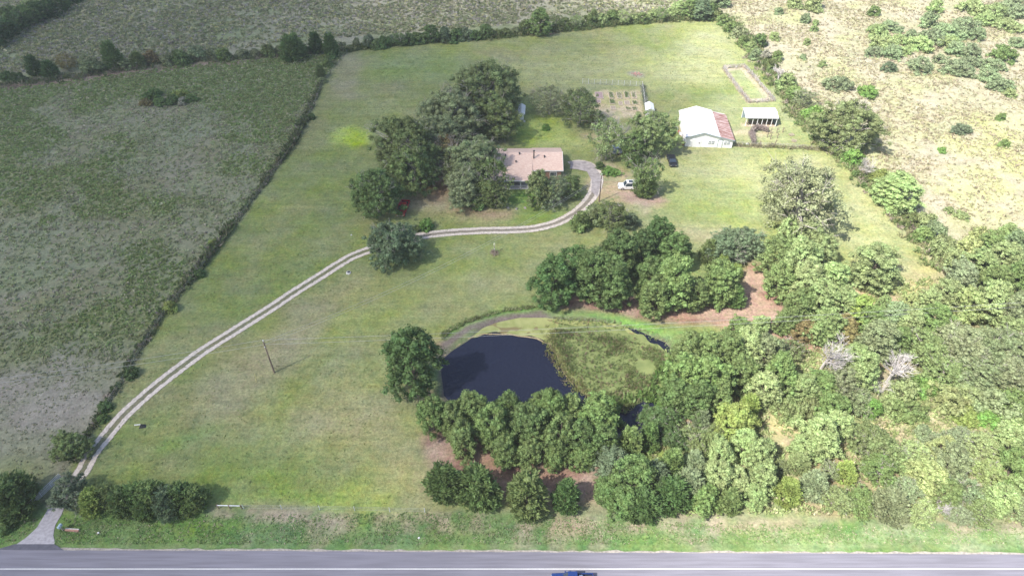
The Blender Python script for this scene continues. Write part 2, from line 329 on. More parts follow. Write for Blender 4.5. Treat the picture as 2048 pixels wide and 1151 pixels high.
# relief
PD = sdf(GX + W1 * .2, GY + W2 * .2, px(POND, -0.5))
GZ = (N2 - .5) * .25 + (N1 - .5) * .5
flat = sm(-PD, 0, 4); GZ = GZ * flat * sm(GY, 46, 54) * sm(LAWN_D, -500, -499)
for (bx, by, br) in ((2, 135, 14), (48, 153, 14), (63, 158, 12), (28, 175, 22)): GZ = GZ * sm(np.hypot(GX - bx, GY - by), br, br + 8)
GZ = GZ - 1.6 * sm(PD, -1.2, 3.0)
def ground_material():
    m = bpy.data.materials.new('ground_cover'); m.use_nodes = True; t = m.node_tree; N = t.nodes; Lk = t.links; b = N['Principled BSDF']
    b.inputs['Roughness'].default_value = .95; b.inputs['Specular IOR Level'].default_value = .15
    at = N.new('ShaderNodeAttribute'); at.attribute_name = 'Col'; tc = N.new('ShaderNodeTexCoord'); vec = tc.outputs['Object']
    def nz(scale, detail, mapping=None, rough=.6):
        n = N.new('ShaderNodeTexNoise'); n.inputs['Scale'].default_value = scale; n.inputs['Detail'].default_value = detail; n.inputs['Roughness'].default_value = rough
        if mapping:
            mp = N.new('ShaderNodeMapping'); mp.inputs['Rotation'].default_value = (0, 0, mapping[0]); mp.inputs['Scale'].default_value = (mapping[1], mapping[2], 1)
            Lk.new(vec, mp.inputs[0]); Lk.new(mp.outputs[0], n.inputs['Vector'])
        else: Lk.new(vec, n.inputs['Vector'])
        return n.outputs[0]
    def rng(i, a, b_, lo=.3, hi=.7):
        r = N.new('ShaderNodeMapRange'); r.inputs[1].default_value = lo; r.inputs[2].default_value = hi; r.inputs[3].default_value = a; r.inputs[4].default_value = b_
        Lk.new(i, r.inputs[0]); return r.outputs[0]
    def mul(a, b_):
        r = N.new('ShaderNodeMath'); r.operation = 'MULTIPLY'; Lk.new(a, r.inputs[0]); Lk.new(b_, r.inputs[1]); return r.outputs[0]
    fine = nz(2.2, 6, rough=.75); mid = nz(.35, 4); streak = nz(1.0, 3, (R(-32), .05, .9)); streak2 = nz(1.0, 3, (R(12), .06, 1.1)); 
    k = mul(mul(rng(fine, .62, 1.38), mul(rng(mid, .84, 1.16), rng(nz(.9, 3, rough=.5), 1.10, .88, .5, .75))), mul(rng(streak, .91, 1.09), rng(streak2, .975, 1.025)))
    sc = N.new('ShaderNodeVectorMath'); sc.operation = 'SCALE'; Lk.new(at.outputs['Color'], sc.inputs[0]); Lk.new(k, sc.inputs['Scale'])
    hs = N.new('ShaderNodeHueSaturation'); Lk.new(sc.outputs[0], hs.inputs['Color']); Lk.new(rng(nz(.9, 5), .475, .525), hs.inputs['Hue'])
    Lk.new(rng(nz(.12, 3), .85, 1.2), hs.inputs['Saturation'])
    Lk.new(hs.outputs[0], b.inputs['Base Color'])
    bp = N.new('ShaderNodeBump'); bp.inputs['Strength'].default_value = .7; bp.inputs['Distance'].default_value = .25; Lk.new(nz(3.0, 5, rough=.8), bp.inputs['Height']); Lk.new(bp.outputs[0], b.inputs['Normal'])
    return m
M_GROUND = ground_material()
V = np.stack([GX.ravel(), GY.ravel(), GZ.ravel()], 1)
idx = np.arange(NX * NY).reshape(NY, NX)
Q = np.stack([idx[:-1, :-1], idx[:-1, 1:], idx[1:, 1:], idx[1:, :-1]], -1).reshape(-1, 4)
cx = (GX[:-1, :-1] + .375).ravel(); cy = (GY[:-1, :-1] + .375).ravel()
zone = np.zeros(len(Q), int)
zone[sdf(cx, cy, px(LAWN)) > 0] = 1
zone[(zone == 0) & (sdf(cx, cy, px(PASTURE)) > 0)] = 2
zone[(zone == 0) & (sdf(cx, cy, px(FIELD)) > 0)] = 3
CA = np.concatenate([GC.reshape(-1, 3), np.ones((NX * NY, 1))], 1)
for zi, nm in enumerate(('ground', 'lawn', 'pasture', 'field')):
    q = Q[zone == zi]; used, inv = np.unique(q.ravel(), return_inverse=True); q = inv.reshape(-1, 4); Vz = V[used]; Cz = CA[used]; fs = [q]
    if zi == 0:     # outer ground to the horizon
        o = 6000.0; x0, x1, y0, y1 = XS[0], XS[-1], YS[0], YS[-1]; n0 = len(Vz)
        Vz = np.concatenate([Vz, [(x0, y0, 0), (x1, y0, 0), (x1, y1, 0), (x0, y1, 0), (-o, -o, 0), (o, -o, 0), (o, o, 0), (-o, o, 0)]])
        Cz = np.concatenate([Cz, np.tile((.2, .21, .13, 1), (8, 1))])
        fs.append(np.array([[n0 + i, n0 + 4 + i, n0 + 4 + (i + 1) % 4, n0 + (i + 1) % 4] for i in range(4)])[:, ::1])
    me = np_mesh(nm, Vz, fs, [M_GROUND], {'Col': ('FLOAT_COLOR', 'POINT', Cz)}, smooth=True)
    tag(link(bpy.data.objects.new(nm, me)), kind='structure')
def gz(x, y):
    i = int(round((x - XS[0]) / .75)); j = int(round((y - YS[0]) / .75))
    return float(GZ[j, i]) if 0 <= i < NX and 0 <= j < NY else 0.0

# ------------------------------------------------------------------ water, algae, reeds
def sheet(name, poly, z, m, thick=0.0, sub=1.2, wob=.35, seed=3):
    pts = []; n = len(poly); k = 0
    for i in range(n):
        a, b = Vector(poly[i]), Vector(poly[(i + 1) % n]); s_ = max(1, int((b - a).length / sub))
        for j in range(s_):
            p = a.lerp(b, j / s_); q = (vnoise(np.array([p.x]), np.array([p.y]), 2.0, seed)[0] - .5) * 2 * wob; q2 = (vnoise(np.array([p.x]), np.array([p.y]), 2.0, seed + 5)[0] - .5) * 2 * wob
            pts.append((p.x + q, p.y + q2))
    mb = MB()
    if thick: mb.prism(pts, z - thick, z, 'z')
    else: mb.add([(x, y, z) for x, y in pts], [tuple(range(len(pts)))])
    return mb.build(name, m)
wm = bpy.data.materials.new('pond_water'); wm.use_nodes = True; t = wm.node_tree; b = t.nodes['Principled BSDF']
b.inputs['Base Color'].default_value = (.014, .017, .035, 1); b.inputs['Roughness'].default_value = .12; b.inputs['IOR'].default_value = 1.33
n = t.nodes.new('ShaderNodeTexNoise'); n.inputs['Scale'].default_value = 1.6; n.inputs['Detail'].default_value = 4
tc = t.nodes.new('ShaderNodeTexCoord'); t.links.new(tc.outputs['Object'], n.inputs['Vector'])
bp = t.nodes.new('ShaderNodeBump'); bp.inputs['Strength'].default_value = .9; bp.inputs['Distance'].default_value = .2
t.links.new(n.outputs[0], bp.inputs['Height']); t.links.new(bp.outputs[0], b.inputs['Normal'])
WZ = -0.5
grow = [(u + (u - 1090) * .06, v + (v - 740) * .1) for u, v in POND]
tag(sheet('water', px(grow, WZ), WZ, wm), kind='structure')
ALG = [(928, 681), (940, 664), (962, 650), (1000, 638), (1045, 631), (1100, 631), (1160, 637), (1225, 644), (1262, 655), (1300, 685), (1338, 705), (1335, 760), (1300, 800), (1240, 815),
       (1190, 800), (1158, 785), (1148, 768), (1132, 752), (1122, 728), (1112, 708), (1096, 688), (1065, 675), (1025, 669), (985, 667), (955, 670), (935, 678)]
am = mat('algae', (.22, .25, .08), .85, color2=(.32, .335, .135), nscale=.6, stretch=(1, 1, 1), bump=.3)
t = am.node_tree; b = t.nodes['Principled BSDF']; src = b.inputs['Base Color'].links[0].from_socket
n = t.nodes.new('ShaderNodeTexNoise'); n.inputs['Scale'].default_value = .16; n.inputs['Detail'].default_value = 4; n.inputs['Distortion'].default_value = 2.5
tcn = [x for x in t.nodes if x.type == 'TEX_COORD'][0]; t.links.new(tcn.outputs['Object'], n.inputs['Vector'])
r = t.nodes.new('ShaderNodeValToRGB'); e = r.color_ramp.elements; e[0].position = .60; e[0].color = (0, 0, 0, 1); e[1].position = .64; e[1].color = (1, 1, 1, 1)
mx = t.nodes.new('ShaderNodeMixRGB'); t.links.new(n.outputs[0], r.inputs[0]); t.links.new(r.outputs[0], mx.inputs[0]); t.links.new(src, mx.inputs[1]); mx.inputs[2].default_value = (.19, .16, .07, 1)
t.links.new(mx.outputs[0], b.inputs['Base Color'])
tag(sheet('algae_mat', px(ALG, WZ), WZ + .06, am, .05, .5, .7), 'pale yellow-green algae mat spreading along the far and right side of the pond', 'algae', kind='stuff')
tag(sheet('duckweed', px([(1112, 648), (1180, 646), (1250, 655), (1310, 690), (1336, 712), (1332, 760), (1298, 798), (1240, 812), (1192, 798), (1163, 782), (1152, 765), (1136, 745), (1126, 722), (1104, 690), (1106, 665)], WZ), WZ + .11,
    mat('duckweed_green', (.125, .165, .052), .9, color2=(.20, .235, .085), nscale=.5, bump=.4), .05, .5, 1.1), 'darker olive-green floating growth among the reeds on the right half of the pond', 'duckweed', kind='stuff')
# brown scum line at the mat's edge
rim = px([(1148, 768), (1132, 752), (1122, 728), (1112, 708), (1096, 688), (1065, 675), (1025, 669), (985, 667), (955, 670), (935, 678), (915, 692), (895, 704), (880, 722), (877, 745), (884, 788)], WZ)
mb = MB()
pp = []
for a, b_ in zip(rim[:-1], rim[1:]):
    for j in range(4):
        x = a[0] + (b_[0] - a[0]) * j / 4; y = a[1] + (b_[1] - a[1]) * j / 4; pp.append((x + random.uniform(-.2, .2), y + random.uniform(-.2, .2)))
for a, b_ in zip(pp[:-1], pp[1:]): mb.tube((*a, WZ + .05), (*b_, WZ + .05), random.uniform(.07, .16), random.uniform(.07, .16), 6, True)
tag(mb.build('scum_line', mat('scum', (.33, .27, .16), .9, noise=.3)), 'tan scum line along the edge of the open dark water', 'scum', kind='stuff')

# ------------------------------------------------------------------ scattered rough growth
rs = np.random.RandomState(7)
def kites(P, D, U, L, Wd):
    """kite leaves: base P, direction D, side U"""
    n = len(P); L = L[:, None]; Wd = Wd[:, None]
    V_ = np.stack([P, P + D * L * .45 + U * Wd * .5, P + D * L, P + D * L * .45 - U * Wd * .5], 1).reshape(-1, 3)
    return V_, np.arange(4 * n).reshape(-1, 4)
def unit(a): return a / (np.linalg.norm(a, axis=-1, keepdims=True) + 1e-9)
def tufts(name, pts, cols, size, height, nleaf, label, cat='weeds', upright=.5, wd=.5):
    n = len(pts); k = nleaf
    base = np.repeat(pts, k, 0); s_ = np.repeat(size, k); hh = np.repeat(height, k)
    a = rs.rand(n * k) * 2 * np.pi; el = np.arccos(np.clip(rs.rand(n * k) * (1 - upright) + upright * .9, 0, 1)) 
    D = np.stack([np.cos(a) * np.sin(el), np.sin(a) * np.sin(el), np.cos(el) + .15], 1); D = unit(D)
    off = rs.randn(n * k, 3) * np.array([.35, .35, 0]) * s_[:, None]; base = base + off; base[:, 2] += rs.rand(n * k) * hh * .5
    U = unit(np.cross(D, rs.randn(n * k, 3)))
    V_, F_ = kites(base, D, U, hh * (.6 + .7 * rs.rand(n * k)), s_ * wd * (.6 + .8 * rs.rand(n * k)))
    c = np.repeat(cols, k, 0) * (.84 + .32 * rs.rand(n * k, 1)); c = np.concatenate([np.repeat(c, 4, 0), np.ones((n * k * 4, 1))], 1)
    me = np_mesh(name, V_, [F_], [M_WEED], {'tint': ('FLOAT_COLOR', 'POINT', c)})
    return tag(link(bpy.data.objects.new(name, me)), label, cat, kind='stuff')
def scatter(poly_px, dens, thr=None, seed=1, extra=None):
    P = px(poly_px); xs = [p[0] for p in P]; ys = [p[1] for p in P]
    x0, x1, y0, y1 = max(min(xs), -215), min(max(xs), 215), max(min(ys), 36), min(max(ys), 300)
    n = int((x1 - x0) * (y1 - y0) * dens); r_ = np.random.RandomState(seed); x = r_.rand(n) * (x1 - x0) + x0; y = r_.rand(n) * (y1 - y0) + y0
    k = sdf(x, y, P) > .3
    k &= np.abs(x) < (y * _cp + CAM_H * _sp) * .75 + 8
    x, y = x[k], y[k]
    if thr is not None:
        nn = fbm(x, y, thr[0], thr[1]); pr = sm(nn, thr[2] - .06, thr[2] + .06) * (1 - thr[3]) + thr[3]; kk = r_.rand(len(x)) < pr; x, y = x[kk], y[kk]
    z = GZ[np.clip(((y - YS[0]) / .75).round().astype(int), 0, NY - 1), np.clip(((x - XS[0]) / .75).round().astype(int), 0, NX - 1)]
    return np.stack([x, y, z - .02], 1)
def along(poly, step, wid, z=0.0, seed=1):
    r_ = random.Random(seed); P = [Vector((*q, 0)) for q in px(poly)]; out = []
    for a, b_ in zip(P[:-1], P[1:]):
        L_ = (b_ - a).length; nrm = Vector((-(b_ - a).y, (b_ - a).x, 0)).normalized()
        for j in range(int(L_ / step)):
            q = a.lerp(b_, (j + r_.random()) / max(1, int(L_ / step))) + nrm * r_.gauss(0, wid); out.append((q.x, q.y, gz(q.x, q.y)))
    return np.array(out)
def pick(n, cols, wts): i = rs.choice(len(cols), n, p=np.array(wts) / sum(wts)); return np.array(cols)[i]
p = scatter(PASTURE, 3.4, (30, 5, .48, .38), 2)
gr = fbm(p[:, 0], p[:, 1], 30, 5)
c = np.where((gr > .50)[:, None], pick(len(p), [(.115, .16, .05), (.145, .18, .07), (.19, .21, .11), (.27, .25, .19)], [5, 4, 2, .5]), pick(len(p), [(.18, .20, .12), (.16, .19, .09), (.22, .20, .16)], [3, 2, 1]))
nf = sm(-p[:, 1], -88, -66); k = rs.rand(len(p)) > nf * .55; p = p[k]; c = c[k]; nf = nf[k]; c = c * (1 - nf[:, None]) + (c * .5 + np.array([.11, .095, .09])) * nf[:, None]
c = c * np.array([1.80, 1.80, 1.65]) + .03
tufts('weeds', p, c, (.28 + .22 * rs.rand(len(p))) * (1 - .5 * nf), (.20 + .16 * rs.rand(len(p))) * (1 - .5 * nf), 9, 'knee-high green and grey weeds covering the left pasture', upright=.3, wd=.9)
p = scatter([(-500, 150), (0, 150), (360, 112), (700, 75), (1432, 20), (1500, -60), (-500, -60)], 1.7, (22, 5, .42, .4), 3)
c = pick(len(p), [(.17, .20, .09), (.22, .24, .12), (.33, .31, .20), (.27, .25, .22), (.36, .35, .16)], [4, 4, 3, 2, 1])
tufts('tall_weeds', p, c * 1.25 + .03, .45 + .35 * rs.rand(len(p)), .3 + .3 * rs.rand(len(p)), 7, 'tall mixed weeds filling the field beyond the back hedgerow', upright=.3, wd=.9)
p = scatter(FIELD, 1.6, (12, 9, .46, .3), 4)
c = pick(len(p), [(.54, .48, .34), (.50, .46, .30), (.46, .45, .25), (.42, .37, .27)], [4, 3, 1.5, 1])
tufts('dry_grass', p, c * .85, .3 + .35 * rs.rand(len(p)), .2 + .35 * rs.rand(len(p)), 6, 'straw-coloured dry grass and weeds across the right field', 'grass', upright=.3, wd=.8)
p = scatter([(-60, 1035), (850, 1020), (1330, 1040), (2100, 1050), (2100, 1092), (-60, 1092)], 20.0, (4, 19, .46, .5), 5)
k = (sdf(p[:, 0], p[:, 1], px([(10, 1095), (60, 1060), (85, 1025), (130, 1010), (130, 1030), (108, 1095)])) < .1); p = p[k]
c = pick(len(p), [(.12, .21, .06), (.17, .25, .09), (.34, .30, .22), (.24, .26, .14)], [4, 3, 1.4, 1])
tufts('verge_grass', p, c * 1.35 + .02, .15 + .12 * rs.rand(len(p)), .08 + .10 * rs.rand(len(p)), 5, 'unmown green grass along the road verge', 'grass', upright=.4, wd=.6)
p = scatter(WOOD, 2.2, (8, 9, .42, .4), 6)
c = pick(len(p), [(.30, .37, .15), (.42, .40, .24), (.36, .41, .19)], [3, 2, 2])
tufts('undergrowth', p, c, .45 + .3 * rs.rand(len(p)), .3 + .4 * rs.rand(len(p)), 10, 'low tangled undergrowth between the trees of the right-hand wood', 'undergrowth', upright=.3, wd=.45)
# reeds standing on the right half of the pond
REED = [(1112, 655), (1180, 652), (1270, 672), (1330, 700), (1335, 745), (1290, 800), (1250, 830), (1185, 790), (1160, 765), (1130, 735), (1118, 705), (1100, 675)]
p = scatter(REED, 22, (4.5, 41, .47, .22), 8); p[:, 2] = WZ
k = ~((p[:, 0] > G(1240, 740).x) & (np.hypot(p[:, 0] - G(1290, 735, WZ).x, (p[:, 1] - G(1290, 735, WZ).y)) < 1.8)); p = p[k]
c = pick(len(p), [(.17, .22, .08), (.22, .26, .11), (.25, .20, .13), (.15, .21, .07)], [4, 3, 2.5, 3])
tufts('reeds', p, c, .22 + .15 * rs.rand(len(p)), .25 + .35 * rs.rand(len(p)), 6, 'olive and brown reeds growing through algae in the right half of the pond', 'reeds', upright=.5, wd=.4)
p = scatter([(1195, 790), (1270, 790), (1345, 700), (1360, 780), (1330, 850), (1290, 872), (1230, 850)], 6.0, (5, 43, .42, .4), 18); p[:, 2] = WZ
k = ~(np.hypot(p[:, 0] - G(1285, 838, WZ).x, (p[:, 1] - G(1285, 838, WZ).y)) < 3.6); p = p[k]
c = pick(len(p), [(.11, .19, .05), (.16, .23, .08)], [3, 3])
tufts('marsh_plants', p, c * 1.2, .4 + .3 * rs.rand(len(p)), .4 + .5 * rs.rand(len(p)), 12, 'lush green marsh growth at the right end of the pond', 'plants', upright=.5, wd=.7)
p = along([(1105, 634), (1160, 636), (1225, 641), (1280, 650), (1330, 668), (1352, 700), (1345, 760)], .05, .9, seed=31); p[:, 2] = WZ + .1
tufts('shore_grass', p, pick(len(p), [(.24, .34, .12), (.33, .37, .16), (.28, .23, .18)], [3, 2, 1]), .2 + .12 * rs.rand(len(p)), .14 + .2 * rs.rand(len(p)), 7, 'ragged green grass along the far right shore of the pond', 'grass', upright=.5, wd=.5)
p = along([(1112, 655), (1100, 675), (1106, 700), (1122, 728), (1136, 750), (1160, 772), (1190, 795)], .03, .8, seed=32); p[:, 2] = WZ
tufts('reed_fringe', p, pick(len(p), [(.24, .26, .09), (.31, .32, .14), (.30, .24, .15)], [3, 2, 1]), .22 + .15 * rs.rand(len(p)), .25 + .3 * rs.rand(len(p)), 6, 'loose fringe of reeds beside the open dark water', 'reeds', upright=.5, wd=.4)
# rank grass strip round the far bank
bank = px([(878, 672), (905, 654), (950, 634), (1010, 618), (1065, 612), (1085, 616), (1010, 624), (950, 641), (905, 662), (885, 680)])
xx = [p_[0] for p_ in bank]; yy = [p_[1] for p_ in bank]; r_ = np.random.RandomState(3)
x = r_.rand(9000) * (max(xx) - min(xx)) + min(xx); y = r_.rand(9000) * (max(yy) - min(yy)) + min(yy); k = (sdf(x, y, bank) > 0) & (r_.rand(9000) < .4); x, y = x[k], y[k]
p = np.stack([x, y, np.array([gz(a, b_) for a, b_ in zip(x, y)])], 1)
tufts('bank_grass', p, pick(len(p), [(.28, .33, .14), (.36, .37, .20), (.20, .28, .09)], [2, 2, 2]), 1.0 * (.25 + .15 * rs.rand(len(p))), .3 + .25 * rs.rand(len(p)), 7, 'tall rank grass along the far bank of the pond', 'grass', upright=.7, wd=.35)
p = along([(u - 4, v - 3) for u, v in FENCE_L[:-1]], .09, .28, seed=5)
big = fbm(p[:, 0], p[:, 1], 9, 71) > .47; p = p[big | (rs.rand(len(p)) < .5)]
g = fbm(p[:, 0], p[:, 1], 9, 71)
tufts('fence_weeds', p, pick(len(p), [(.09, .13, .05), (.13, .17, .07), (.22, .22, .13), (.30, .26, .22)], [3, 3, 2, 1]), .5 + .4 * rs.rand(len(p)), .5 + 1.0 * sm(g, .4, .65) * rs.rand(len(p)), 9, 'dark weeds and vines grown through the wire fence left of the drive', upright=.45, wd=.6)
p = along([(690, 100)] + HEDGE_T, .1, .9, seed=6)
tufts('hedge_bottom_brush', p, pick(len(p), [(.10, .15, .05), (.15, .19, .07), (.24, .25, .12)], [3, 3, 2]), .7 + .4 * rs.rand(len(p)), .5 + .8 * rs.rand(len(p)), 16, 'low brush filling the foot of the hedgerow behind the lawn', 'brush', upright=.4, wd=.3)
p = along([(0, 172), (120, 160), (200, 148), (360, 122), (480, 118), (560, 108), (690, 95)], .22, 1.2, seed=9)
tufts('row_brush', p, pick(len(p), [(.12, .16, .07), (.18, .21, .10), (.26, .23, .17)], [3, 3, 2]), .7 + .4 * rs.rand(len(p)), .5 + .8 * rs.rand(len(p)), 16, 'low brush between the trees along the far edge of the left pasture', 'brush', upright=.4, wd=.3)
p = along([(u + 10, v - 6) for u, v in HEDGE_R], .12, 1.6, seed=7)
tufts('hedge_side_brush', p, pick(len(p), [(.14, .20, .07), (.20, .25, .10), (.32, .31, .17), (.34, .28, .24)], [3, 3, 2, 1]), .7 + .4 * rs.rand(len(p)), .5 + .8 * rs.rand(len(p)), 16, 'low brush between the bushes on the right boundary', 'brush', upright=.4, wd=.3)

# ------------------------------------------------------------------ road
am_ = mat('asphalt', (.185, .18, .215), .8, noise=.13, nscale=1.6, stretch=(.08, 1.6, 1), spec=.35)
RY0, RYL, RYR = -4.0, 43.82, 43.2
mb = MB(); mb.add([(-400, -3, .012), (400, -3, .012), (400, 41.3, .012), (68, RYR, .012), (-68, RYL, .012), (-400, 43.5, .012)], [(0, 1, 2, 3, 4, 5)])
mb.add([(-400, 25, -.2), (400, 25, -.2), (400, 41.2, -.2), (-400, 41.2, -.2)], [(0, 1, 2, 3)])
mb = MB()
n = 200; rr = random.Random(2); top = []
for i in range(n + 1):
    x = -150 + 300 * i / n; y = RYL + (RYR - RYL) * (x + 68) / 136 + rr.uniform(-.05, .05); top.append((x, y, .04))
mb.add([(-150, 26, .04), (150, 26, .04)] + top[::-1], [tuple(range(n + 3))])
road = tag(mb.build('road', am_), kind='structure')
mb = MB(); mb.add([(-150, 41.09, .046), (150, 41.09, .046), (150, 41.22, .046), (-150, 41.22, .046)], [(0, 1, 2, 3)])
mb.add([(-150, 30.2, .046), (150, 30.2, .046), (150, 30.34, .046), (-150, 30.34, .046)], [(0, 1, 2, 3)])
tag(mb.build('road_marking', mat('road_paint', (.62, .62, .61), .6, noise=.06, nscale=3)), kind='structure')
mb = MB()
for i in range(6):
    mb.add([(-150 + 12 * 0, 0, 0)], [])
yl = MB()
for i in range(-12, 13): yl.add([(12 * i, 35.6, .046), (12 * i + 3, 35.6, .046), (12 * i + 3, 35.72, .046), (12 * i, 35.72, .046)], [(0, 1, 2, 3)])
tag(yl.build('centre_marking', mat('yellow_paint', (.75, .52, .06), .6)), kind='structure')
# pale dusty edge strip
mb = MB(); e1 = []; e2 = []
for i in range(301):
    x = -150 + i; y = RYL + (RYR - RYL) * (x + 68) / 136; e1.append((x, y - .06 + rr.uniform(-.05, .05), .046)); e2.append((x, y + .20 + rr.uniform(-.14, .14), .03))
mb.add(e1 + e2, [(i, i + 1, 301 + i + 1, 301 + i) for i in range(300)])
tag(mb.build('road_edge_strip', mat('gravel_dust', (.33, .30, .265), .95, noise=.25, nscale=3)), kind='structure')
# gravel mouth of the drive and its dark asphalt patch
gm = mat('gravel', (.36, .345, .37), .95, noise=.16, nscale=2.5, bump=.3)
ap = px([(28, 1090), (50, 1075), (72, 1055), (88, 1030), (98, 1010), (118, 985), (140, 962), (160, 950), (150, 985), (132, 1010), (124, 1028), (112, 1048), (107, 1070), (112, 1090)])
tag(sheet('driveway_mouth', ap, .05, gm, .04, .8, .25), kind='structure')
ap = px([(-10, 1099), (30, 1087.5), (110, 1087.5), (128, 1099.5)])
mb = MB(); mb.add([(x, y, .056) for x, y in ap], [(0, 1, 2, 3)])
tag(mb.build('asphalt_apron', mat('dark_asphalt', (.10, .10, .125), .85, noise=.15, nscale=2)), kind='structure')

# two-track drive
DR = [(150, 962), (166, 940), (185, 905), (215, 868), (250, 828), (300, 783), (350, 743), (400, 706), (450, 674), (500, 642), (550, 610), (600, 576), (650, 545), (700, 515), (740, 499), (790, 484), (840, 472),
      (900, 465), (960, 462), (1020, 461), (1070, 457), (1115, 445), (1150, 426), (1173, 406), (1188, 384), (1194, 362), (1190, 343), (1176, 331), (1158, 327), (1140, 330)]
def smooth_path(P, step=.5):
    out = []
    for i in range(len(P) - 1):
        p0, p1, p2, p3 = P[max(i - 1, 0)], P[i], P[i + 1], P[min(i + 2, len(P) - 1)]; n_ = max(1, int((p2 - p1).length / step))
        for j in range(n_):
            t = j / n_; out.append(.5 * ((2 * p1) + (p2 - p0) * t + (2 * p0 - 5 * p1 + 4 * p2 - p3) * t * t + (3 * p1 - p0 - 3 * p2 + p3) * t ** 3))
    return out + [P[-1]]
DP = smooth_path([G(u, v) for u, v in DR]); U_ = []; Vv = []; acc = 0; kk = 10
for i, p_ in enumerate(DP):
    tn = (DP[min(i + 1, len(DP) - 1)] - DP[max(i - 1, 0)]).normalized(); nn = Vector((-tn.y, tn.x, 0)); acc += .5; tt = i / len(DP)
    hw = 1.38 + .5 * max(0, (tt - .8) / .2)
    for j in range(kk + 1):
        s_ = -1 + 2 * j / kk; q = p_ + nn * (s_ * hw); Vv.append((q.x, q.y, gz(q.x, q.y) + .035)); U_.append((s_, acc, tt))
Vv = np.array(Vv)
# keep the ribbon above the undulating ground
def gzb(x, y):
    fx = (x - XS[0]) / .75; fy = (y - YS[0]) / .75; i, j = int(fx), int(fy); return max(GZ[j, i], GZ[j, i + 1], GZ[j + 1, i], GZ[j + 1, i + 1])
Vv[:, 2] = [gzb(a, b_) + .03 for a, b_ in Vv[:, :2]]
nr = len(DP); idr = np.arange(nr * (kk + 1)).reshape(nr, kk + 1)
Fq = np.stack([idr[:-1, :-1], idr[:-1, 1:], idr[1:, 1:], idr[1:, :-1]], -1).reshape(-1, 4)
dm = bpy.data.materials.new('drive_gravel'); dm.use_nodes = True; t = dm.node_tree; N = t.nodes; Lk = t.links; b = N['Principled BSDF']; b.inputs['Roughness'].default_value = .95
at = N.new('ShaderNodeAttribute'); at.attribute_name = 'uvw'; sp = N.new('ShaderNodeSeparateXYZ'); Lk.new(at.outputs['Color'], sp.inputs[0])
tc = N.new('ShaderNodeTexCoord'); nz = N.new('ShaderNodeTexNoise'); nz.inputs['Scale'].default_value = 1.3; nz.inputs['Detail'].default_value = 6; nz.inputs['Roughness'].default_value = .7; Lk.new(tc.outputs['Object'], nz.inputs['Vector'])
def math_(op, a, b_=None):
    m_ = N.new('ShaderNodeMath'); m_.operation = op
    for i, v_ in enumerate((a, b_)):
        if v_ is None: continue
        if isinstance(v_, (int, float)): m_.inputs[i].default_value = v_
        else: Lk.new(v_, m_.inputs[i])
    return m_.outputs[0]
dist = math_('ABSOLUTE', math_('SUBTRACT', math_('ABSOLUTE', sp.outputs[0]), .56))      # distance to a wheel track
mr = N.new('ShaderNodeMapRange'); Lk.new(math_('ADD', dist, math_('MULTIPLY', math_('SUBTRACT', nz.outputs[0], .5), .45)), mr.inputs[0])
mr.inputs[1].default_value = .34; mr.inputs[2].default_value = .24; mr.inputs[3].default_value = 0; mr.inputs[4].default_value = 1
inner = math_('MULTIPLY', math_('LESS_THAN', math_('ABSOLUTE', sp.outputs[0]), .45), math_('ADD', .35, math_('MULTIPLY', math_('GREATER_THAN', sp.outputs[2], .5), .45)))
alpha = math_('MAXIMUM', mr.outputs[0], inner)
cr = N.new('ShaderNodeMixRGB'); cr.inputs[1].default_value = (.30, .26, .21, 1); cr.inputs[2].default_value = (.60, .53, .465, 1); Lk.new(mr.outputs[0], cr.inputs[0])
nz2 = N.new('ShaderNodeTexNoise'); nz2.inputs['Scale'].default_value = 2.5; nz2.inputs['Detail'].default_value = 5; Lk.new(tc.outputs['Object'], nz2.inputs['Vector'])
m3 = N.new('ShaderNodeMixRGB'); m3.blend_type = 'MULTIPLY'; m3.inputs[0].default_value = 1; Lk.new(cr.outputs[0], m3.inputs[1])
rr2 = N.new('ShaderNodeMapRange'); rr2.inputs[1].default_value = .3; rr2.inputs[2].default_value = .7; rr2.inputs[3].default_value = .72; rr2.inputs[4].default_value = 1.15; Lk.new(nz2.outputs[0], rr2.inputs[0])
cc = N.new('ShaderNodeCombineColor'); [Lk.new(rr2.outputs[0], cc.inputs[i]) for i in range(3)]; Lk.new(cc.outputs[0], m3.inputs[2]); Lk.new(m3.outputs[0], b.inputs['Base Color']); Lk.new(alpha, b.inputs['Alpha'])
me = np_mesh('driveway', Vv, [Fq], [dm], {'uvw': ('FLOAT_COLOR', 'POINT', np.array([(a, b_, c_, 1) for a, b_, c_ in U_]))})
tag(link(bpy.data.objects.new('driveway', me)), kind='structure')
pad = px([(1140, 322), (1170, 322), (1190, 332), (1200, 350), (1203, 375), (1195, 392), (1184, 384), (1182, 360), (1172, 343), (1140, 338)])
tag(sheet('driveway_pad', pad, max(gz(*q) for q in pad) + .06, mat('pad_gravel', (.36, .32, .31), .95, noise=.22, nscale=1.2), .05, .8, .35), kind='structure')

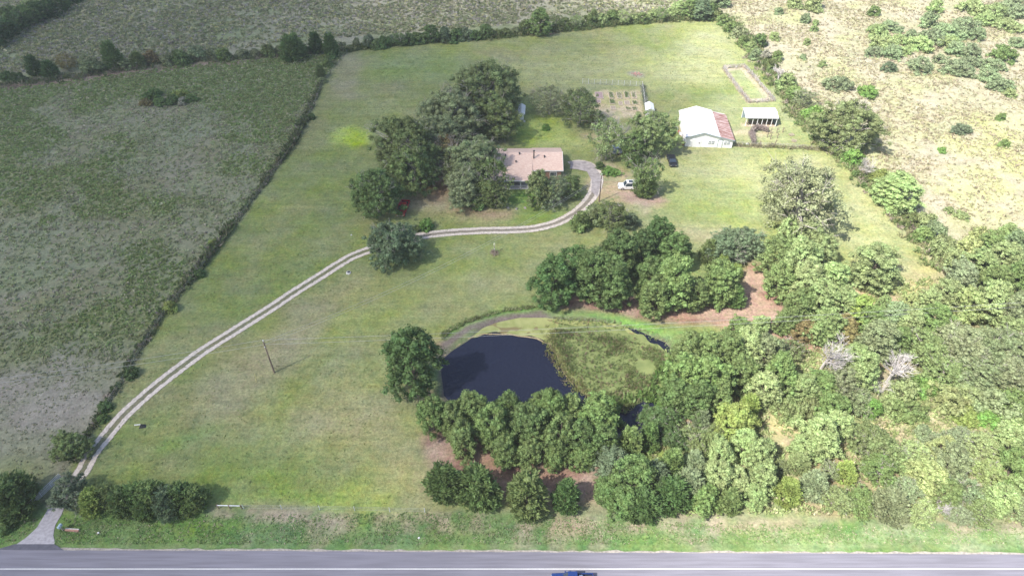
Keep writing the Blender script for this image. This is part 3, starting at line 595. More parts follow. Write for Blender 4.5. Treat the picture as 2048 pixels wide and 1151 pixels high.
# ------------------------------------------------------------------ buildings
M_SHINGLE = mat('pink_brown_shingles', (.56, .38, .31), .9, color2=(.68, .53, .44), nscale=3.5, stretch=(.5, 1.6, 1), bump=.5)
M_BRICK = mat('brick_wall', (.26, .15, .11), .9, noise=.25, nscale=6)
HX0, HXS, HX1 = -6.2, 4.65, 11.6
h = empty('house', (0, 135, 0), label='long low house with pink-brown shingle roof among the oaks', cat='house')
def T(v): return (v[0], v[1] - 135, v[2])
mb = MB(); mb.box((2.7, 1.9, 1.3), (17.0, 9.0, 2.6)); mb.prism([(-2.6, 2.59), (6.4, 2.59), (2.1, 4.25)], HX1 - .45, HX1 - .30, 'x'); mb.build('wall', M_BRICK, h)
rf = MB()
rf.slab((HXS, 132.2 - 135, 2.62), (HX1, 132.2 - 135, 2.62), (HX1, 2.1, 4.45), (HXS, 2.1, 4.45), .16)
rf.slab((HXS, 2.1, 4.45), (HX1, 2.1, 4.45), (HX1, 7.0, 2.62), (HXS, 7.0, 2.62), .16)
rf.slab((HX0, 2.1, 4.33), (HXS - .003, 2.1, 4.33), (HXS - .003, 6.8, 2.6), (HX0, 6.8, 2.6), .16)
rf.slab((HX0, -2.6, 2.95), (HXS - .003, -2.6, 2.95), (HXS - .003, 2.1, 4.33), (HX0, 2.1, 4.33), .16)
rf.slab((HX0, -6.6, 2.38), (HXS - .003, -6.6, 2.38), (HXS - .003, -2.6, 2.95), (HX0, -2.6, 2.95), .16)
roof = rf.build('roof', M_SHINGLE, h)
mb = MB(); mb.tube((5.0, .4, 3.6), (5.0, .4, 5.7), .14, n=8); mb.tube((5.0, .4, 5.7), (5.0, .4, 5.85), .24, n=8); mb.build('chimney', M_DARK, roof)
for x, y, z in ((.9, -.8, 3.45), (1.7, 1.5, 4.15), (7.4, .6, 3.9), (-1.5, 1.0, 3.95)):
    mb = MB(); mb.tube((x, y, z), (x, y, z + .45), .12, n=8); mb.box((x, y, z + .48), (.34, .34, .08)); mb.build('roof_vent', M_DARK, roof)
mb = MB(); mb.box((HX1 + .02, -.4, 3.5), (.06, 5.2, .18)); mb.v = [(x, y, z + (y + .4) * .375) for x, y, z in mb.v]; mb.build('rake_trim', M_WHITE, h)
mb = MB(); mb.box(((HX0 + HXS) / 2, -6.62, 2.27), (HXS - HX0 - .1, .07, .2)); mb.build('porch_fascia', M_WHITE, h)
mb = MB(); mb.box(((HXS + HX1) / 2, -2.83, 2.5), (HX1 - HXS - .1, .07, .2)); mb.build('fascia', M_WHITE, h)
for x in (-5.6, -3.0, -.35, 1.95, 4.2):
    mb = MB(); mb.box((x, -6.3, 1.1), (.17, .17, 2.2)); mb.box((x, -6.3, .1), (.28, .28, .2)); mb.box((x, -6.3, 2.12), (.28, .28, .12)); mb.build('porch_post', M_WHITE, h)
mb = MB(); mb.box(((HX0 + HXS) / 2, -4.6, .1), (HXS - HX0 - .5, 3.9, .2)); mb.build('porch_floor', M_STONE, h)
mb = MB(); mb.box(((HX0 + HXS) / 2, -6.3, .75), (HXS - HX0 - 1.5, .06, .07))
mb.build('porch_rail', M_WHITE, h)
for x, y, wd_ in ((-4.3, -2.66, 1.5), (-1.6, -2.66, 1.5), (2.9, -2.66, 1.3), (6.4, -2.66, 1.6), (9.4, -2.66, 1.6)):
    fr = MB().box((x, y, 1.5), (wd_, .1, 1.2)).build('window', M_WHITE, h); MB().box((x, y - .06, 1.5), (wd_ - .16, .03, 1.04)).build('pane', M_GLASS, fr)
dr = MB().box((.7, -2.66, 1.12), (1.0, .1, 2.1)).build('door', mat('door_paint', (.25, .10, .07), .5), h); MB().box((1.1, -2.74, 1.05), (.06, .06, .06)).build('handle', M_CHROME, dr)
fr = MB().box((HX1 - .28, .5, 1.5), (.1, 1.4, 1.1)).build('window', M_WHITE, h); MB().box((HX1 - .22, .5, 1.5), (.03, 1.2, .95)).build('pane', M_GLASS, fr)

# barn
M_RUST = bpy.data.materials.new('rusty_tin'); M_RUST.use_nodes = True; t = M_RUST.node_tree; N = t.nodes; Lk = t.links; b = N['Principled BSDF']; b.inputs['Roughness'].default_value = .6
tc = N.new('ShaderNodeTexCoord'); mp = N.new('ShaderNodeMapping'); mp.inputs['Scale'].default_value = (.35, 1.9, .3); nz = N.new('ShaderNodeTexNoise'); nz.inputs['Scale'].default_value = 1.3; nz.inputs['Detail'].default_value = 5; nz.inputs['Roughness'].default_value = .7
Lk.new(tc.outputs['Object'], mp.inputs[0]); Lk.new(mp.outputs[0], nz.inputs['Vector']); r = N.new('ShaderNodeValToRGB'); e = r.color_ramp.elements
e[0].position = .38; e[0].color = (.22, .10, .085, 1); e[1].position = .57; e[1].color = (.50, .40, .385, 1); x_ = e.new(.47); x_.color = (.31, .17, .15, 1); Lk.new(nz.outputs[0], r.inputs[0]); Lk.new(r.outputs[0], b.inputs['Base Color'])
bn = empty('barn', (42.4, 147, 0), R(-3.2), 'white metal barn with white gable roof and rusty red lean-to on its right side', 'barn')
bn.rotation_euler = (0, 0, R(-3.4)); D_ = 13.2
mb = MB(); mb.prism([(0, 0), (11.3, 0), (11.3, 2.25), (8.0, 2.92), (3.9, 4.0), (0, 2.7)], 0, D_ - .3, 'y'); mb.build('wall', M_WHITE, bn)
mb = MB(); mb.slab((-.35, -.35, 2.68), (3.9, -.35, 4.12), (3.9, D_, 4.12), (-.35, D_, 2.68), .1); mb.slab((3.9, -.35, 4.12), (8.0, -.35, 3.04), (8.0, D_, 3.04), (3.9, D_, 4.12), .1); rf = mb.build('roof', M_WROOF, bn)
mb = MB()
for i in range(44): y = -.3 + i * .305; mb.tube((-.33, y, 2.70), (3.88, y, 4.13), .022, n=4); mb.tube((3.92, y, 4.13), (7.98, y, 3.05), .022, n=4)
mb.build('roof_ribs', M_WROOF, rf)
mb = MB(); mb.slab((8.003, -.35, 3.02), (11.65, -.35, 2.2), (11.65, D_ - .6, 2.2), (8.003, D_ - .6, 3.02), .1); lt = mb.build('lean_to_roof', M_RUST, bn)
mb = MB()
for i in range(42): y = -.3 + i * .305; mb.tube((8.03, y, 3.035), (11.62, y, 2.22), .03, n=4)
mb.build('roof_ribs', M_RUST, lt)
mb = MB(); mb.tube((-.4, -.39, 2.62), (3.9, -.39, 4.05), .1, n=4); mb.tube((3.9, -.39, 4.05), (8.0, -.39, 2.97), .1, n=4); mb.tube((8.0, -.39, 2.97), (11.65, -.39, 2.13), .1, n=4); mb.build('rake_trim', M_TRIM, bn)
for x in (6.15, 9.9):
    fr = MB().box((x, -.04, 1.35), (1.5, .1, .95)).build('window', M_WHITE, bn)
    for s_ in (-.38, .38): MB().box((x + s_, -.10, 1.35), (.6, .03, .8)).build('pane', mat('pale_glass', (.20, .23, .25), .15) if s_ < 0 and x < 7 else bpy.data.materials['pale_glass'], fr)
    mb = MB(); mb.box((x, -.13, 1.35), (1.4, .03, .05)); mb.box((x - .38, -.13, 1.35), (.04, .03, .8)); mb.box((x + .38, -.13, 1.35), (.04, .03, .8)); mb.build('mullion', M_WHITE, fr)
mb = MB(); mb.box((7.75, -.05, 1.0), (.12, .1, 2.1)); mb.box((8.85, -.05, 1.0), (.12, .1, 2.1)); mb.box((8.3, -.05, 2.1), (1.22, .1, .12)); df = mb.build('door_frame', M_TRIM, bn)
dr = MB().box((8.3, -.03, 1.0), (.96, .06, 2.0)).build('door', M_WHITE, bn); MB().box((8.65, -.1, 1.0), (.07, .07, .07)).build('handle', M_DARK, dr)
MB().box((2.6, -.05, 1.1), (2.4, .08, 2.2)).build('garage_door', mat('off_white', (.74, .74, .76), .5), bn)
mb = MB(); mb.box((3.3, -.12, 1.15), (.25, .12, .2)); mb.build('door_latch', M_DARK, bn)
# lumber and sheets leaning along the barn's left side
def leanto(name, label, cat, x, y, n, cols):
    e_ = empty(name, (x, y, 0), 0, label, cat)
    for i in range(n):
        mb = MB(); mb.box((random.uniform(-.3, .3), i * .9 + random.uniform(-.2, .2), .25 + random.uniform(0, .2)), (random.uniform(.3, .7), random.uniform(.5, 1.3), random.uniform(.3, .8)), random.uniform(-.3, .3)); mb.build('scrap_piece', cols[i % len(cols)], e_)
leanto('scrap_heap', 'red and white scrap pieces lined up along the left wall of the white barn', 'scrap', 41.9, 148.2, 9, [mat('red_paint', (.42, .10, .08), .6), M_WHITE, M_GWOOD])

# carport
cp = empty('carport', (59.5, 156.8, 0), R(-1), 'open carport with bright white metal roof and slim white posts', 'carport')
mb = MB(); mb.slab((-.3, -.3, 2.55), (8.0, -.3, 2.55), (8.2, 2.4, 3.0), (-.1, 2.4, 3.0), .08); mb.slab((-.1, 2.4, 3.0), (8.2, 2.4, 3.0), (8.4, 5.0, 2.7), (.1, 5.0, 2.7), .08); mb.build('roof', M_WROOF, cp)
for x in (.1, 1.75, 2.95, 4.15, 5.35, 6.6, 7.8):
    MB().box((x, .0, 1.25), (.11, .11, 2.5)).build('post', M_WHITE, cp)
for x in (.3, 4.1, 8.1): MB().box((x, 4.7, 1.3), (.11, .11, 2.6)).build('post', M_WHITE, cp)
MB().box((4.2, 4.6, 1.25), (7.8, .05, 2.4)).build('shade_back_panel', M_TRIM, cp)  # dark panel added to stand for the shade inside the carport
MB().box((7.95, 2.4, 1.25), (.05, 4.5, 2.4)).build('side_wall', M_TRIM, cp)
MB().box((3.9, -.03, .12), (7.8, .12, .16)).build('sill_board', mat('pink_board', (.52, .38, .32), .9), cp)
fw = empty('firewood_pile', (60.2, 157.6, 0), 0, 'long low pile of brown firewood stacked under the open carport', 'firewood')
mb = MB()
for i in range(90):
    x = random.uniform(0, 7); z = random.choice((.1, .28, .46)); y = random.uniform(.1, 1.4); mb.tube((x, y - .25, z), (x + random.uniform(-.05, .05), y + .25, z), .09, n=6)
mb.build('log_stack', M_WOOD, fw)
def small_shed(x, y, sx, sy, hh, rz, label):
    e_ = empty('shed', (x, y, 0), R(rz), label, 'shed')
    mb = MB(); mb.prism([(-sx / 2, 0), (sx / 2, 0), (sx / 2, hh), (0, hh + .35), (-sx / 2, hh)], -sy / 2, sy / 2, 'y'); mb.build('wall', M_WHITE, e_)
    mb = MB(); o = .35; a_ = hh - .12
    mb.slab((-sx / 2 - o, -sy / 2 - o, a_), (0, -sy / 2 - o, hh + .5), (0, sy / 2 + o, hh + .5), (-sx / 2 - o, sy / 2 + o, a_), .07)
    mb.slab((0, -sy / 2 - o, hh + .5), (sx / 2 + o, -sy / 2 - o, a_), (sx / 2 + o, sy / 2 + o, a_), (0, sy / 2 + o, hh + .5), .07); mb.build('roof', M_WROOF, e_)
    MB().box((0, -sy / 2 - .03, .9), (.8, .05, 1.75)).build('door', mat('shed_door', (.66, .68, .74), .6), e_)
    return e_
p_ = G(1299, 233); small_shed(p_.x, p_.y + 1.6, 1.6, 3.4, 2.0, -4, 'small white shed with overhanging roof at the near right garden corner')
p_ = G(1043, 241); s_ = small_shed(p_.x, p_.y + 2.0, 1.3, 4.2, 2.1, -3, 'narrow white shed in the shade beside the tall oaks')
MB().box((.1, -2.6, .12), (2.0, .7, .24)).build('step', M_STONE, s_)
# part-hidden pale object under the pecans
e_ = empty('utility_trailer', (*G(1235, 306)[:2], 0), R(8), 'pale blue covered trailer half hidden under the leaning pecan tree', 'trailer')
M_PBLUE = mat('pale_blue_cover', (.36, .44, .68), .6, noise=.1)
mb = MB(); mb.prism([(-1.6, .5), (1.6, .5), (1.6, 1.5), (1.1, 1.9), (-1.1, 1.9), (-1.6, 1.5)], -1.0, 1.0, 'y'); mb.build('cover', M_PBLUE, e_, .06)
for sy in (-1, 1): mb = MB(); mb.tube((0, sy * 1.05, .35), (0, sy * .85, .35), .35, n=14); mb.build('wheel', M_TYRE, e_)
mb = MB(); mb.tube((-1.6, .3, .5), (-2.5, 0, .45), .05); mb.tube((-1.6, -.3, .5), (-2.5, 0, .45), .05); mb.build('drawbar', M_DARK, e_)

# ------------------------------------------------------------------ vehicles (front towards +x)
def wheel(parent, x, y, r, wd_=.22):
    w_ = empty('wheel', (x, y, r)); w_.parent = parent
    s_ = 1 if y > 0 else -1
    MB().tube((0, -wd_ / 2, 0), (0, wd_ / 2, 0), r, n=20).build('tyre', M_TYRE, w_, .03)
    MB().tube((0, s_ * (wd_ / 2 - .04), 0), (0, s_ * (wd_ / 2 + .015), 0), r * .6, n=14).build('rim', M_RIM, w_)
def vehicle(name, label, cat, loc, rz, color, L=4.7, W=1.85, H=1.75, hood=1.25, pick=False, rear=0.0, roofc=None):
    e_ = empty(name, loc, rz, label, cat)
    pm = mat(name + '_paint', color, .28, spec=.7); x1, x0 = L / 2, -L / 2; bh = .95 if H > 1.5 else .85; cab0 = x0 + (2.05 if pick else rear + .15); cab1 = x1 - hood
    prof = [(x0, .35), (x0 + .9 - .42, .32), (x0 + .9, .62), (x0 + .9 + .42, .32), (x1 - .9 - .42, .32), (x1 - .9, .62), (x1 - .9 + .42, .32), (x1, .38), (x1, bh - .25), (x1 - .15, bh - .06), (cab1, bh), (cab0, bh), (x0 + .05, bh)]
    if pick: prof = prof[:-2] + [(cab0 + .02, bh), (cab0 + .02, .55), (x0 + .12, .55), (x0 + .12, bh), (x0, bh)]
    def build_prof(pr, y0, y1, nm, m_, bev=.04): return MB().prism(pr, y0, y1, 'y').build(nm, m_, e_, bev)
    body = build_prof(prof, -W / 2, W / 2, 'body', pm, .05)
    if pick:
        full = [(x0, .5), (cab0, .5), (cab0, bh), (x0, bh)]
        for s_ in (-1, 1): build_prof(full, s_ * W / 2 - (.1 if s_ > 0 else 0), s_ * W / 2 + (.1 if s_ < 0 else 0), 'bed_side', pm, .02)
        MB().box(((x0 + cab0) / 2, 0, .58), (cab0 - x0 - .2, W - .25, .06)).build('bed_floor', M_DARK, e_)
    # glasshouse: glass block with roof panel and pillars
    wt, wb = W / 2 - .24, W / 2 - .07; rs0 = cab0 + (.12 if pick else .30); rs1 = cab1 - .62
    ring = lambda x, hw, z: [(x, -hw, z), (x, hw, z)]
    P = [(cab0 + .02, -wb, bh - .03), (cab1, -wb, bh - .03), (cab1, wb, bh - .03), (cab0 + .02, wb, bh - .03), (rs0, -wt, H - .04), (rs1, -wt, H - .04), (rs1, wt, H - .04), (rs0, wt, H - .04)]
    MB().add(P, [(0, 1, 5, 4), (1, 2, 6, 5), (2, 3, 7, 6), (3, 0, 4, 7), (4, 5, 6, 7)]).build('windows', M_GLASS, e_)
    rf_ = MB().box(((rs0 + rs1) / 2, 0, H), (rs1 - rs0 + .1, 2 * wt + .08, .08)).build('roof', roofc or pm, e_, .03)
    for a, b_ in ((0, 4), (1, 5), (2, 6), (3, 7)):
        MB().tube(P[a], P[b_], .05, n=4).build('pillar', pm, e_)
    for s_ in (-1, 1):
        xm = (cab0 + cab1) / 2 - .15; MB().tube((xm, s_ * (wb + .01), bh), (xm, s_ * (wt + .01), H - .05), .045, n=4).build('pillar', pm, e_)
        MB().box((x1 - .06, s_ * (W / 2 - .28), bh - .25), (.16, .36, .16)).build('headlight', M_CHROME, e_)
        MB().box((x0 + .01, s_ * (W / 2 - .14), bh - .18), (.06, .2, .28)).build('tail_light', mat('lamp_red', (.45, .02, .02), .3), e_)
        MB().box((cab1 - .3, s_ * (W / 2 + .1), bh + .12), (.14, .2, .14)).build('mirror', pm, e_, .02)
        for xw in (x0 + .9, x1 - .9): wheel(e_, xw, s_ * (W / 2 - .10), .35)
    MB().box((x1 + .02, 0, .45), (.12, W - .2, .16)).build('front_bumper', M_CHROME if pick else pm, e_, .03)
    MB().box((x0 - .03, 0, .45), (.12, W - .2, .16)).build('rear_bumper', M_CHROME if pick else pm, e_, .03)
    MB().box((x1 + .01, 0, bh - .27), (.06, W * .5, .16)).build('grille', M_DARK, e_)
    return e_, cab0, x0, bh
s_ = vehicle('suv', 'white SUV parked nose-left beside the lower pecan tree', 'car', (26.3, 129.0, 0), R(180), (.82, .82, .82), 4.7, 1.85, 1.75, 1.15)[0]
MB().box((-.35, 0, 1.81), (.95, .8, .03)).build('sunroof', M_GLASS, s_)
for y in (-.6, .6): MB().box((-.6, y, 1.84), (2.2, .05, .05)).build('roof_rail', M_CHROME, s_)
p_ = G(1343, 325); vehicle('sedan', 'black car parked in the shade right of the pecan trees', 'car', (p_.x, p_.y, 0), R(-90), (.018, .018, .025), 4.7, 1.8, 1.45, 1.2, rear=.7)
bt, c0, x0, bh = vehicle('pickup_truck', 'dark blue pickup driving left on the road', 'truck', (7.75, 39.22, .05), R(180), (.012, .035, .15), 5.4, 1.95, 1.8, 1.5, True)
e_ = tag(MB().box((0, 0, 0), (.5, 1.3, .3)).build('tool_box', M_CHROME, None, .03), 'shiny metal tool box across the bed of the blue pickup', 'tool box'); e_.location = (7.75 - c0 + .42, 39.22, .05 + .98)
mb = MB(); mb.tube((-.5, 0, .1), (.5, .1, .1), .09, n=8); mb.tube((-.4, .3, .08), (.35, .35, .08), .06, n=6); e_ = mb.build('pipe_bundle', M_GALV); tag(e_, 'pale pipes lying in the bed behind the tool box of the blue pickup', 'pipes'); e_.location = (7.75 - c0 + 1.4, 39.3, .05 + .61)
a, b_ = G(800, 437), G(813, 404); rz = math.atan2((a - b_).y, (a - b_).x); m_ = (a + b_) / 2
vehicle('pickup_truck', 'old red pickup in deep shade under the left oaks, facing the drive', 'truck', (m_.x, m_.y, 0), rz, (.50, .015, .03), 5.3, 1.9, 1.75, 1.4, True)
e_ = tag(MB().box((0, 0, .3), (.7, .5, .6), .4, (.8, .8)).build('feed_sack', M_WHITE, None, .1), 'white bulging sack standing left of the red pickup bonnet', 'sack'); q = G(797, 431); e_.location = (q.x - .1, q.y, 0)

# ------------------------------------------------------------------ poles, wires, gate, fences, small things
def pole(u, v, hh, label, arm=False):
    q = G(u, v); z0 = gz(q.x, q.y); e_ = empty('utility_pole', (q.x, q.y, z0 - .1), 0, label, 'utility pole')
    MB().tube((0, 0, 0), (0, 0, hh), .15, .10, 10).build('post', M_WOOD, e_)
    mb = MB(); mb.tube((.0, 0, hh), (0, 0, hh + .25), .04, n=6); mb.tube((0, 0, hh + .25), (0, 0, hh + .42), .1, .05, 8); mb.build('insulator', M_WHITE, e_)
    if arm:
        MB().box((.22, 0, hh - .75), (.3, .3, .55)).build('transformer', M_GALV, e_, .04)
    mb = MB(); mb.box((0, -.14, hh - 1.1), (.1, .12, .2)); mb.build('bracket', M_GALV, e_)
    return Vector((q.x, q.y, z0 + hh))
PT1 = pole(549, 745, 7.6, 'dark wooden utility pole standing alone on the lawn below the drive')
PT2 = pole(1198, 404, 7.0, 'brown wooden utility pole beside the turning loop near the house')
L_ = G(0, 755, 7.2); R_ = G(800, 673, 7.0)
def farpole(P, other, dist, label):
    d_ = (other - P); d_.z = 0; q = P + d_.normalized() * dist; e_ = empty('utility_pole', (q.x, q.y, -.1), 0, label, 'utility pole')
    MB().tube((0, 0, 0), (0, 0, 7.6), .15, .10, 10).build('post', M_WOOD, e_); mb = MB(); mb.tube((0, 0, 7.6), (0, 0, 8.0), .08, n=6); mb.build('insulator', M_WHITE, e_); return Vector((q.x, q.y, 7.6))
PL = farpole(PT1, L_, 62, 'utility pole far left of the frame carrying the lines over the pasture'); PR = farpole(PT1, R_, 160, 'utility pole beyond the wood far right of the frame')
def wire(a, b_, sag, label, r=.016):
    pts = [a.lerp(b_, i / 24) - Vector((0, 0, sag * 4 * (i / 24) * (1 - i / 24))) for i in range(25)]
    tag(MB().path(pts, r, 4).build('power_line', M_WIRE), label, 'power line', 'power lines strung between the utility poles')
up = Vector((0, 0, .3)); dn = Vector((0, 0, -.75))
wire(PT1 + up, PL + up, .8, 'upper wire running left from the lone lawn pole'); wire(PT1 + dn, PL + dn, .8, 'lower wire running left from the lone lawn pole')
wire(PT1 + up, PR + up, 1.2, 'upper wire running right from the lone lawn pole above the pond'); wire(PT1 + dn, PR + dn, 1.2, 'lower wire running right from the lone lawn pole above the pond')
Q1 = G(1088, 425, 4.5); HB = Vector((3.9, 132.0, 2.7))
wire(PT2 + dn * .3, PT1 + dn * .2, 2.6, 'long sagging service wire between the two wooden utility poles')
wire(PT2 + dn * .9, PT1 + dn * 1.0, 2.7, 'lower sagging service wire between the two wooden utility poles')
e_ = MB().tube((0, 0, 0), (.25, .1, 2.3), .04, n=6).build('guy_wire_guard', mat('faded_yellow', (.55, .50, .22), .6)); q = G(513, 765); e_.location = (q.x, q.y, 0); tag(e_, 'thin faded yellow stake leaning in the grass near the lone lawn pole', 'stake')
# gate
g0 = Vector((-67.3, 50.1, 0)); g1 = Vector((-65.4, 54.6, 0)); e_ = empty('farm_gate', g0, math.atan2((g1 - g0).y, (g1 - g0).x), 'open white tubular metal farm gate beside the drive mouth', 'gate')
Lg = (g1 - g0).length
for z in (.25, .48, .71, .94, 1.2): MB().tube((0, 0, z), (Lg, 0, z), .03, n=6).build('rail', M_GALV, e_)
for x in (0, Lg / 3, 2 * Lg / 3, Lg): MB().tube((x, 0, .22), (x, 0, 1.23), .035, n=6).build('upright', M_GALV, e_)
MB().tube((-.15, 0, 0), (-.15, 0, 1.5), .09, n=8).build('gate_post', M_WOOD, e_)
a, b_ = G(437, 1016), G(484, 1017); e_ = empty('fence_brace', a, math.atan2((b_ - a).y, (b_ - a).x), 'pale pipe brace on three short posts right of the cedar hedge', 'fence brace'); Lg = (b_ - a).length
MB().tube((0, 0, .85), (Lg, 0, .85), .06, n=8).build('rail', M_GALV, e_)
for x in (0, Lg / 2, Lg): MB().tube((x, 0, 0), (x, 0, 1.0), .08, n=8).build('post', M_WOOD, e_)
def wire_fence(name, pts, step, label, hgt=1.15, pm=M_WOOD, rails=(.3, .7, 1.05), pr=.05, wr=.008, mesh=0, cat='fence'):
    P = [Vector((*q, 0)) for q in px(pts)]; e_ = empty(name, P[0], 0, label, cat); o = P[0]; mb = MB(); pp = []
    for a, b_ in zip(P[:-1], P[1:]):
        n = max(1, round((b_ - a).length / step)); pp += [a.lerp(b_, i / n) for i in range(n)]
    pp.append(P[-1])
    for z in rails: mb.path([Vector((p.x - o.x, p.y - o.y, z + gz(p.x, p.y))) for p in pp], wr, 4)
    if mesh:
        for a, b_ in zip(pp[:-1], pp[1:]):
            k_ = int((b_ - a).length / mesh)
            for i in range(k_): c_ = a.lerp(b_, i / max(1, k_)); mb.tube((c_.x - o.x, c_.y - o.y, .05), (c_.x - o.x, c_.y - o.y, rails[-1]), wr * .8, n=3, cap=False)
    mb.build('wire', M_WIRE, e_)
    for p in pp[:100]:
        MB().tube((p.x - o.x, p.y - o.y, gz(p.x, p.y) - .1), (p.x - o.x, p.y - o.y, gz(p.x, p.y) + hgt), pr, n=5).build('post', pm, e_)
    return e_
wire_fence('wire_fence', FENCE_L[1:], 5.0, 'overgrown wire fence between the left pasture and the lawn')
wire_fence('wire_fence', [(1465, 291), (1520, 293), (1590, 296), (1652, 301)], 1.9, 'brushy wire fence running right from the barn front corner', pm=M_GWOOD, wr=.02)
wire_fence('wire_fence', [(488, 1017), (640, 1019), (850, 1024)], 5.5, 'low wire fence along the top of the road verge', pm=M_GALV, pr=.04)
wire_fence('garden_fence', [(1165, 167), (1200, 169), (1284, 173), (1288, 200), (1291, 232)], 1.6, 'white-posted wire fence around the back of the vegetable garden', 1.5, M_WHITE, (.1, .5, .9, 1.4), .045, .02, .4)
wire_fence('pen_fence', [(1446, 137), (1488, 133), (1548, 202), (1497, 206), (1446, 137)], 1.8, 'weathered fence of the long rectangular pen near the right boundary', 1.1, M_GWOOD, (.25, .6, 1.0), .08, .03, .5)
p = along([(1446, 137), (1488, 133), (1548, 202), (1497, 206), (1446, 137)], .12, .3, seed=21)
tufts('pen_vines', p, pick(len(p), [(.48, .38, .32), (.52, .47, .44), (.32, .35, .20), (.60, .57, .57)], [3, 3, 1, 1]), .18 + .12 * rs.rand(len(p)), .4 + .6 * rs.rand(len(p)), 6, 'dry grey-brown vines on the fence of the rectangular pen', 'vines', upright=.5, wd=.4)
p = along([(1285, 173), (1289, 200), (1293, 222)], .08, .2, seed=22)
tufts('garden_fence_vines', p, pick(len(p), [(.20, .24, .16), (.34, .35, .30)], [3, 2]), .25 + .2 * rs.rand(len(p)), .5 + .6 * rs.rand(len(p)), 6, 'grey-green vines on the right side of the garden fence', 'vines', upright=.5, wd=.4)
p = along([(1470, 292), (1590, 297), (1650, 301)], .1, .3, seed=23)
tufts('brush_strip', p, pick(len(p), [(.28, .25, .17), (.30, .31, .15)], [3, 2]), .3 + .2 * rs.rand(len(p)), .4 + .6 * rs.rand(len(p)), 6, 'brown brush caught in the fence right of the barn', 'brush', upright=.5, wd=.4)
p = along([(1506, 290), (1502, 272), (1506, 262), (1518, 259), (1534, 265)], .024, .24, seed=24); p[:, 2] += rs.rand(len(p)) * 1.0
tufts('vine_arbor', p, pick(len(p), [(.25, .20, .19), (.32, .27, .25), (.40, .34, .32)], [3, 3, 1]), .25 + .2 * rs.rand(len(p)), .3 + .4 * rs.rand(len(p)), 6, 'dark curved mound of dead vines right of the barn', 'vines', upright=.4, wd=.4)
for i, (u, v) in enumerate([(1541, 267), (1553, 266), (1565, 265), (1534, 275), (1540, 279), (1554, 277), (1550, 290), (1519, 292)]):
    q = G(u, v); e_ = empty('vine_post', q, 0, ['stake nearest the vine arbor in the back row of three', 'middle stake of the back row of three behind the vine posts', 'rightmost stake of the back row of three', 'leftmost dark stake of the front row', 'second dark stake of the front row', 'rightmost dark stake of the front row', 'stake beside the fence under the front row', 'stake beside the fence at the foot of the arbor'][i], 'stake', 'vine stakes in the plot right of the barn')
    MB().tube((0, 0, 0), (0, 0, 1.5), .09, n=6).build('post', M_WOOD, e_)
    mb = MB(); mb.tube((0, 0, .9), (.4, 0, 1.2), .04, n=4); mb.tube((0, 0, .5), (-.3, .1, .9), .03, n=4); mb.build('vine', M_BARK, e_)
for i, (u, v) in enumerate([(1583, 270), (1588, 282)]):
    q = G(u, v); e_ = empty('wooden_pallet', q, R(20 + 40 * i), ['upper of two broken pallets right of the vine stakes', 'lower of two broken pallets right of the vine stakes'][i], 'pallet', 'broken pallets')
    for k in range(5): MB().box((0, -.5 + .25 * k, .16), (1.2, .12, .03)).build('slat', M_CONCR, e_)
    for x in (-.5, .5): MB().box((x, 0, .07), (.1, 1.1, .13)).build('runner', M_WOOD, e_)
e_ = empty('sheet_stack', G(1483, 291), R(2), 'pale blue-white sheets lying beside the barn front corner', 'sheets')
for i in range(3): MB().box((-.6 + i * .9, .1 * i, .08 + .07 * i), (1.6, .8, .06), .1 * i).build('sheet', mat('pale_sheet', (.62, .66, .72), .5) if i == 0 else bpy.data.materials['pale_sheet'], e_)
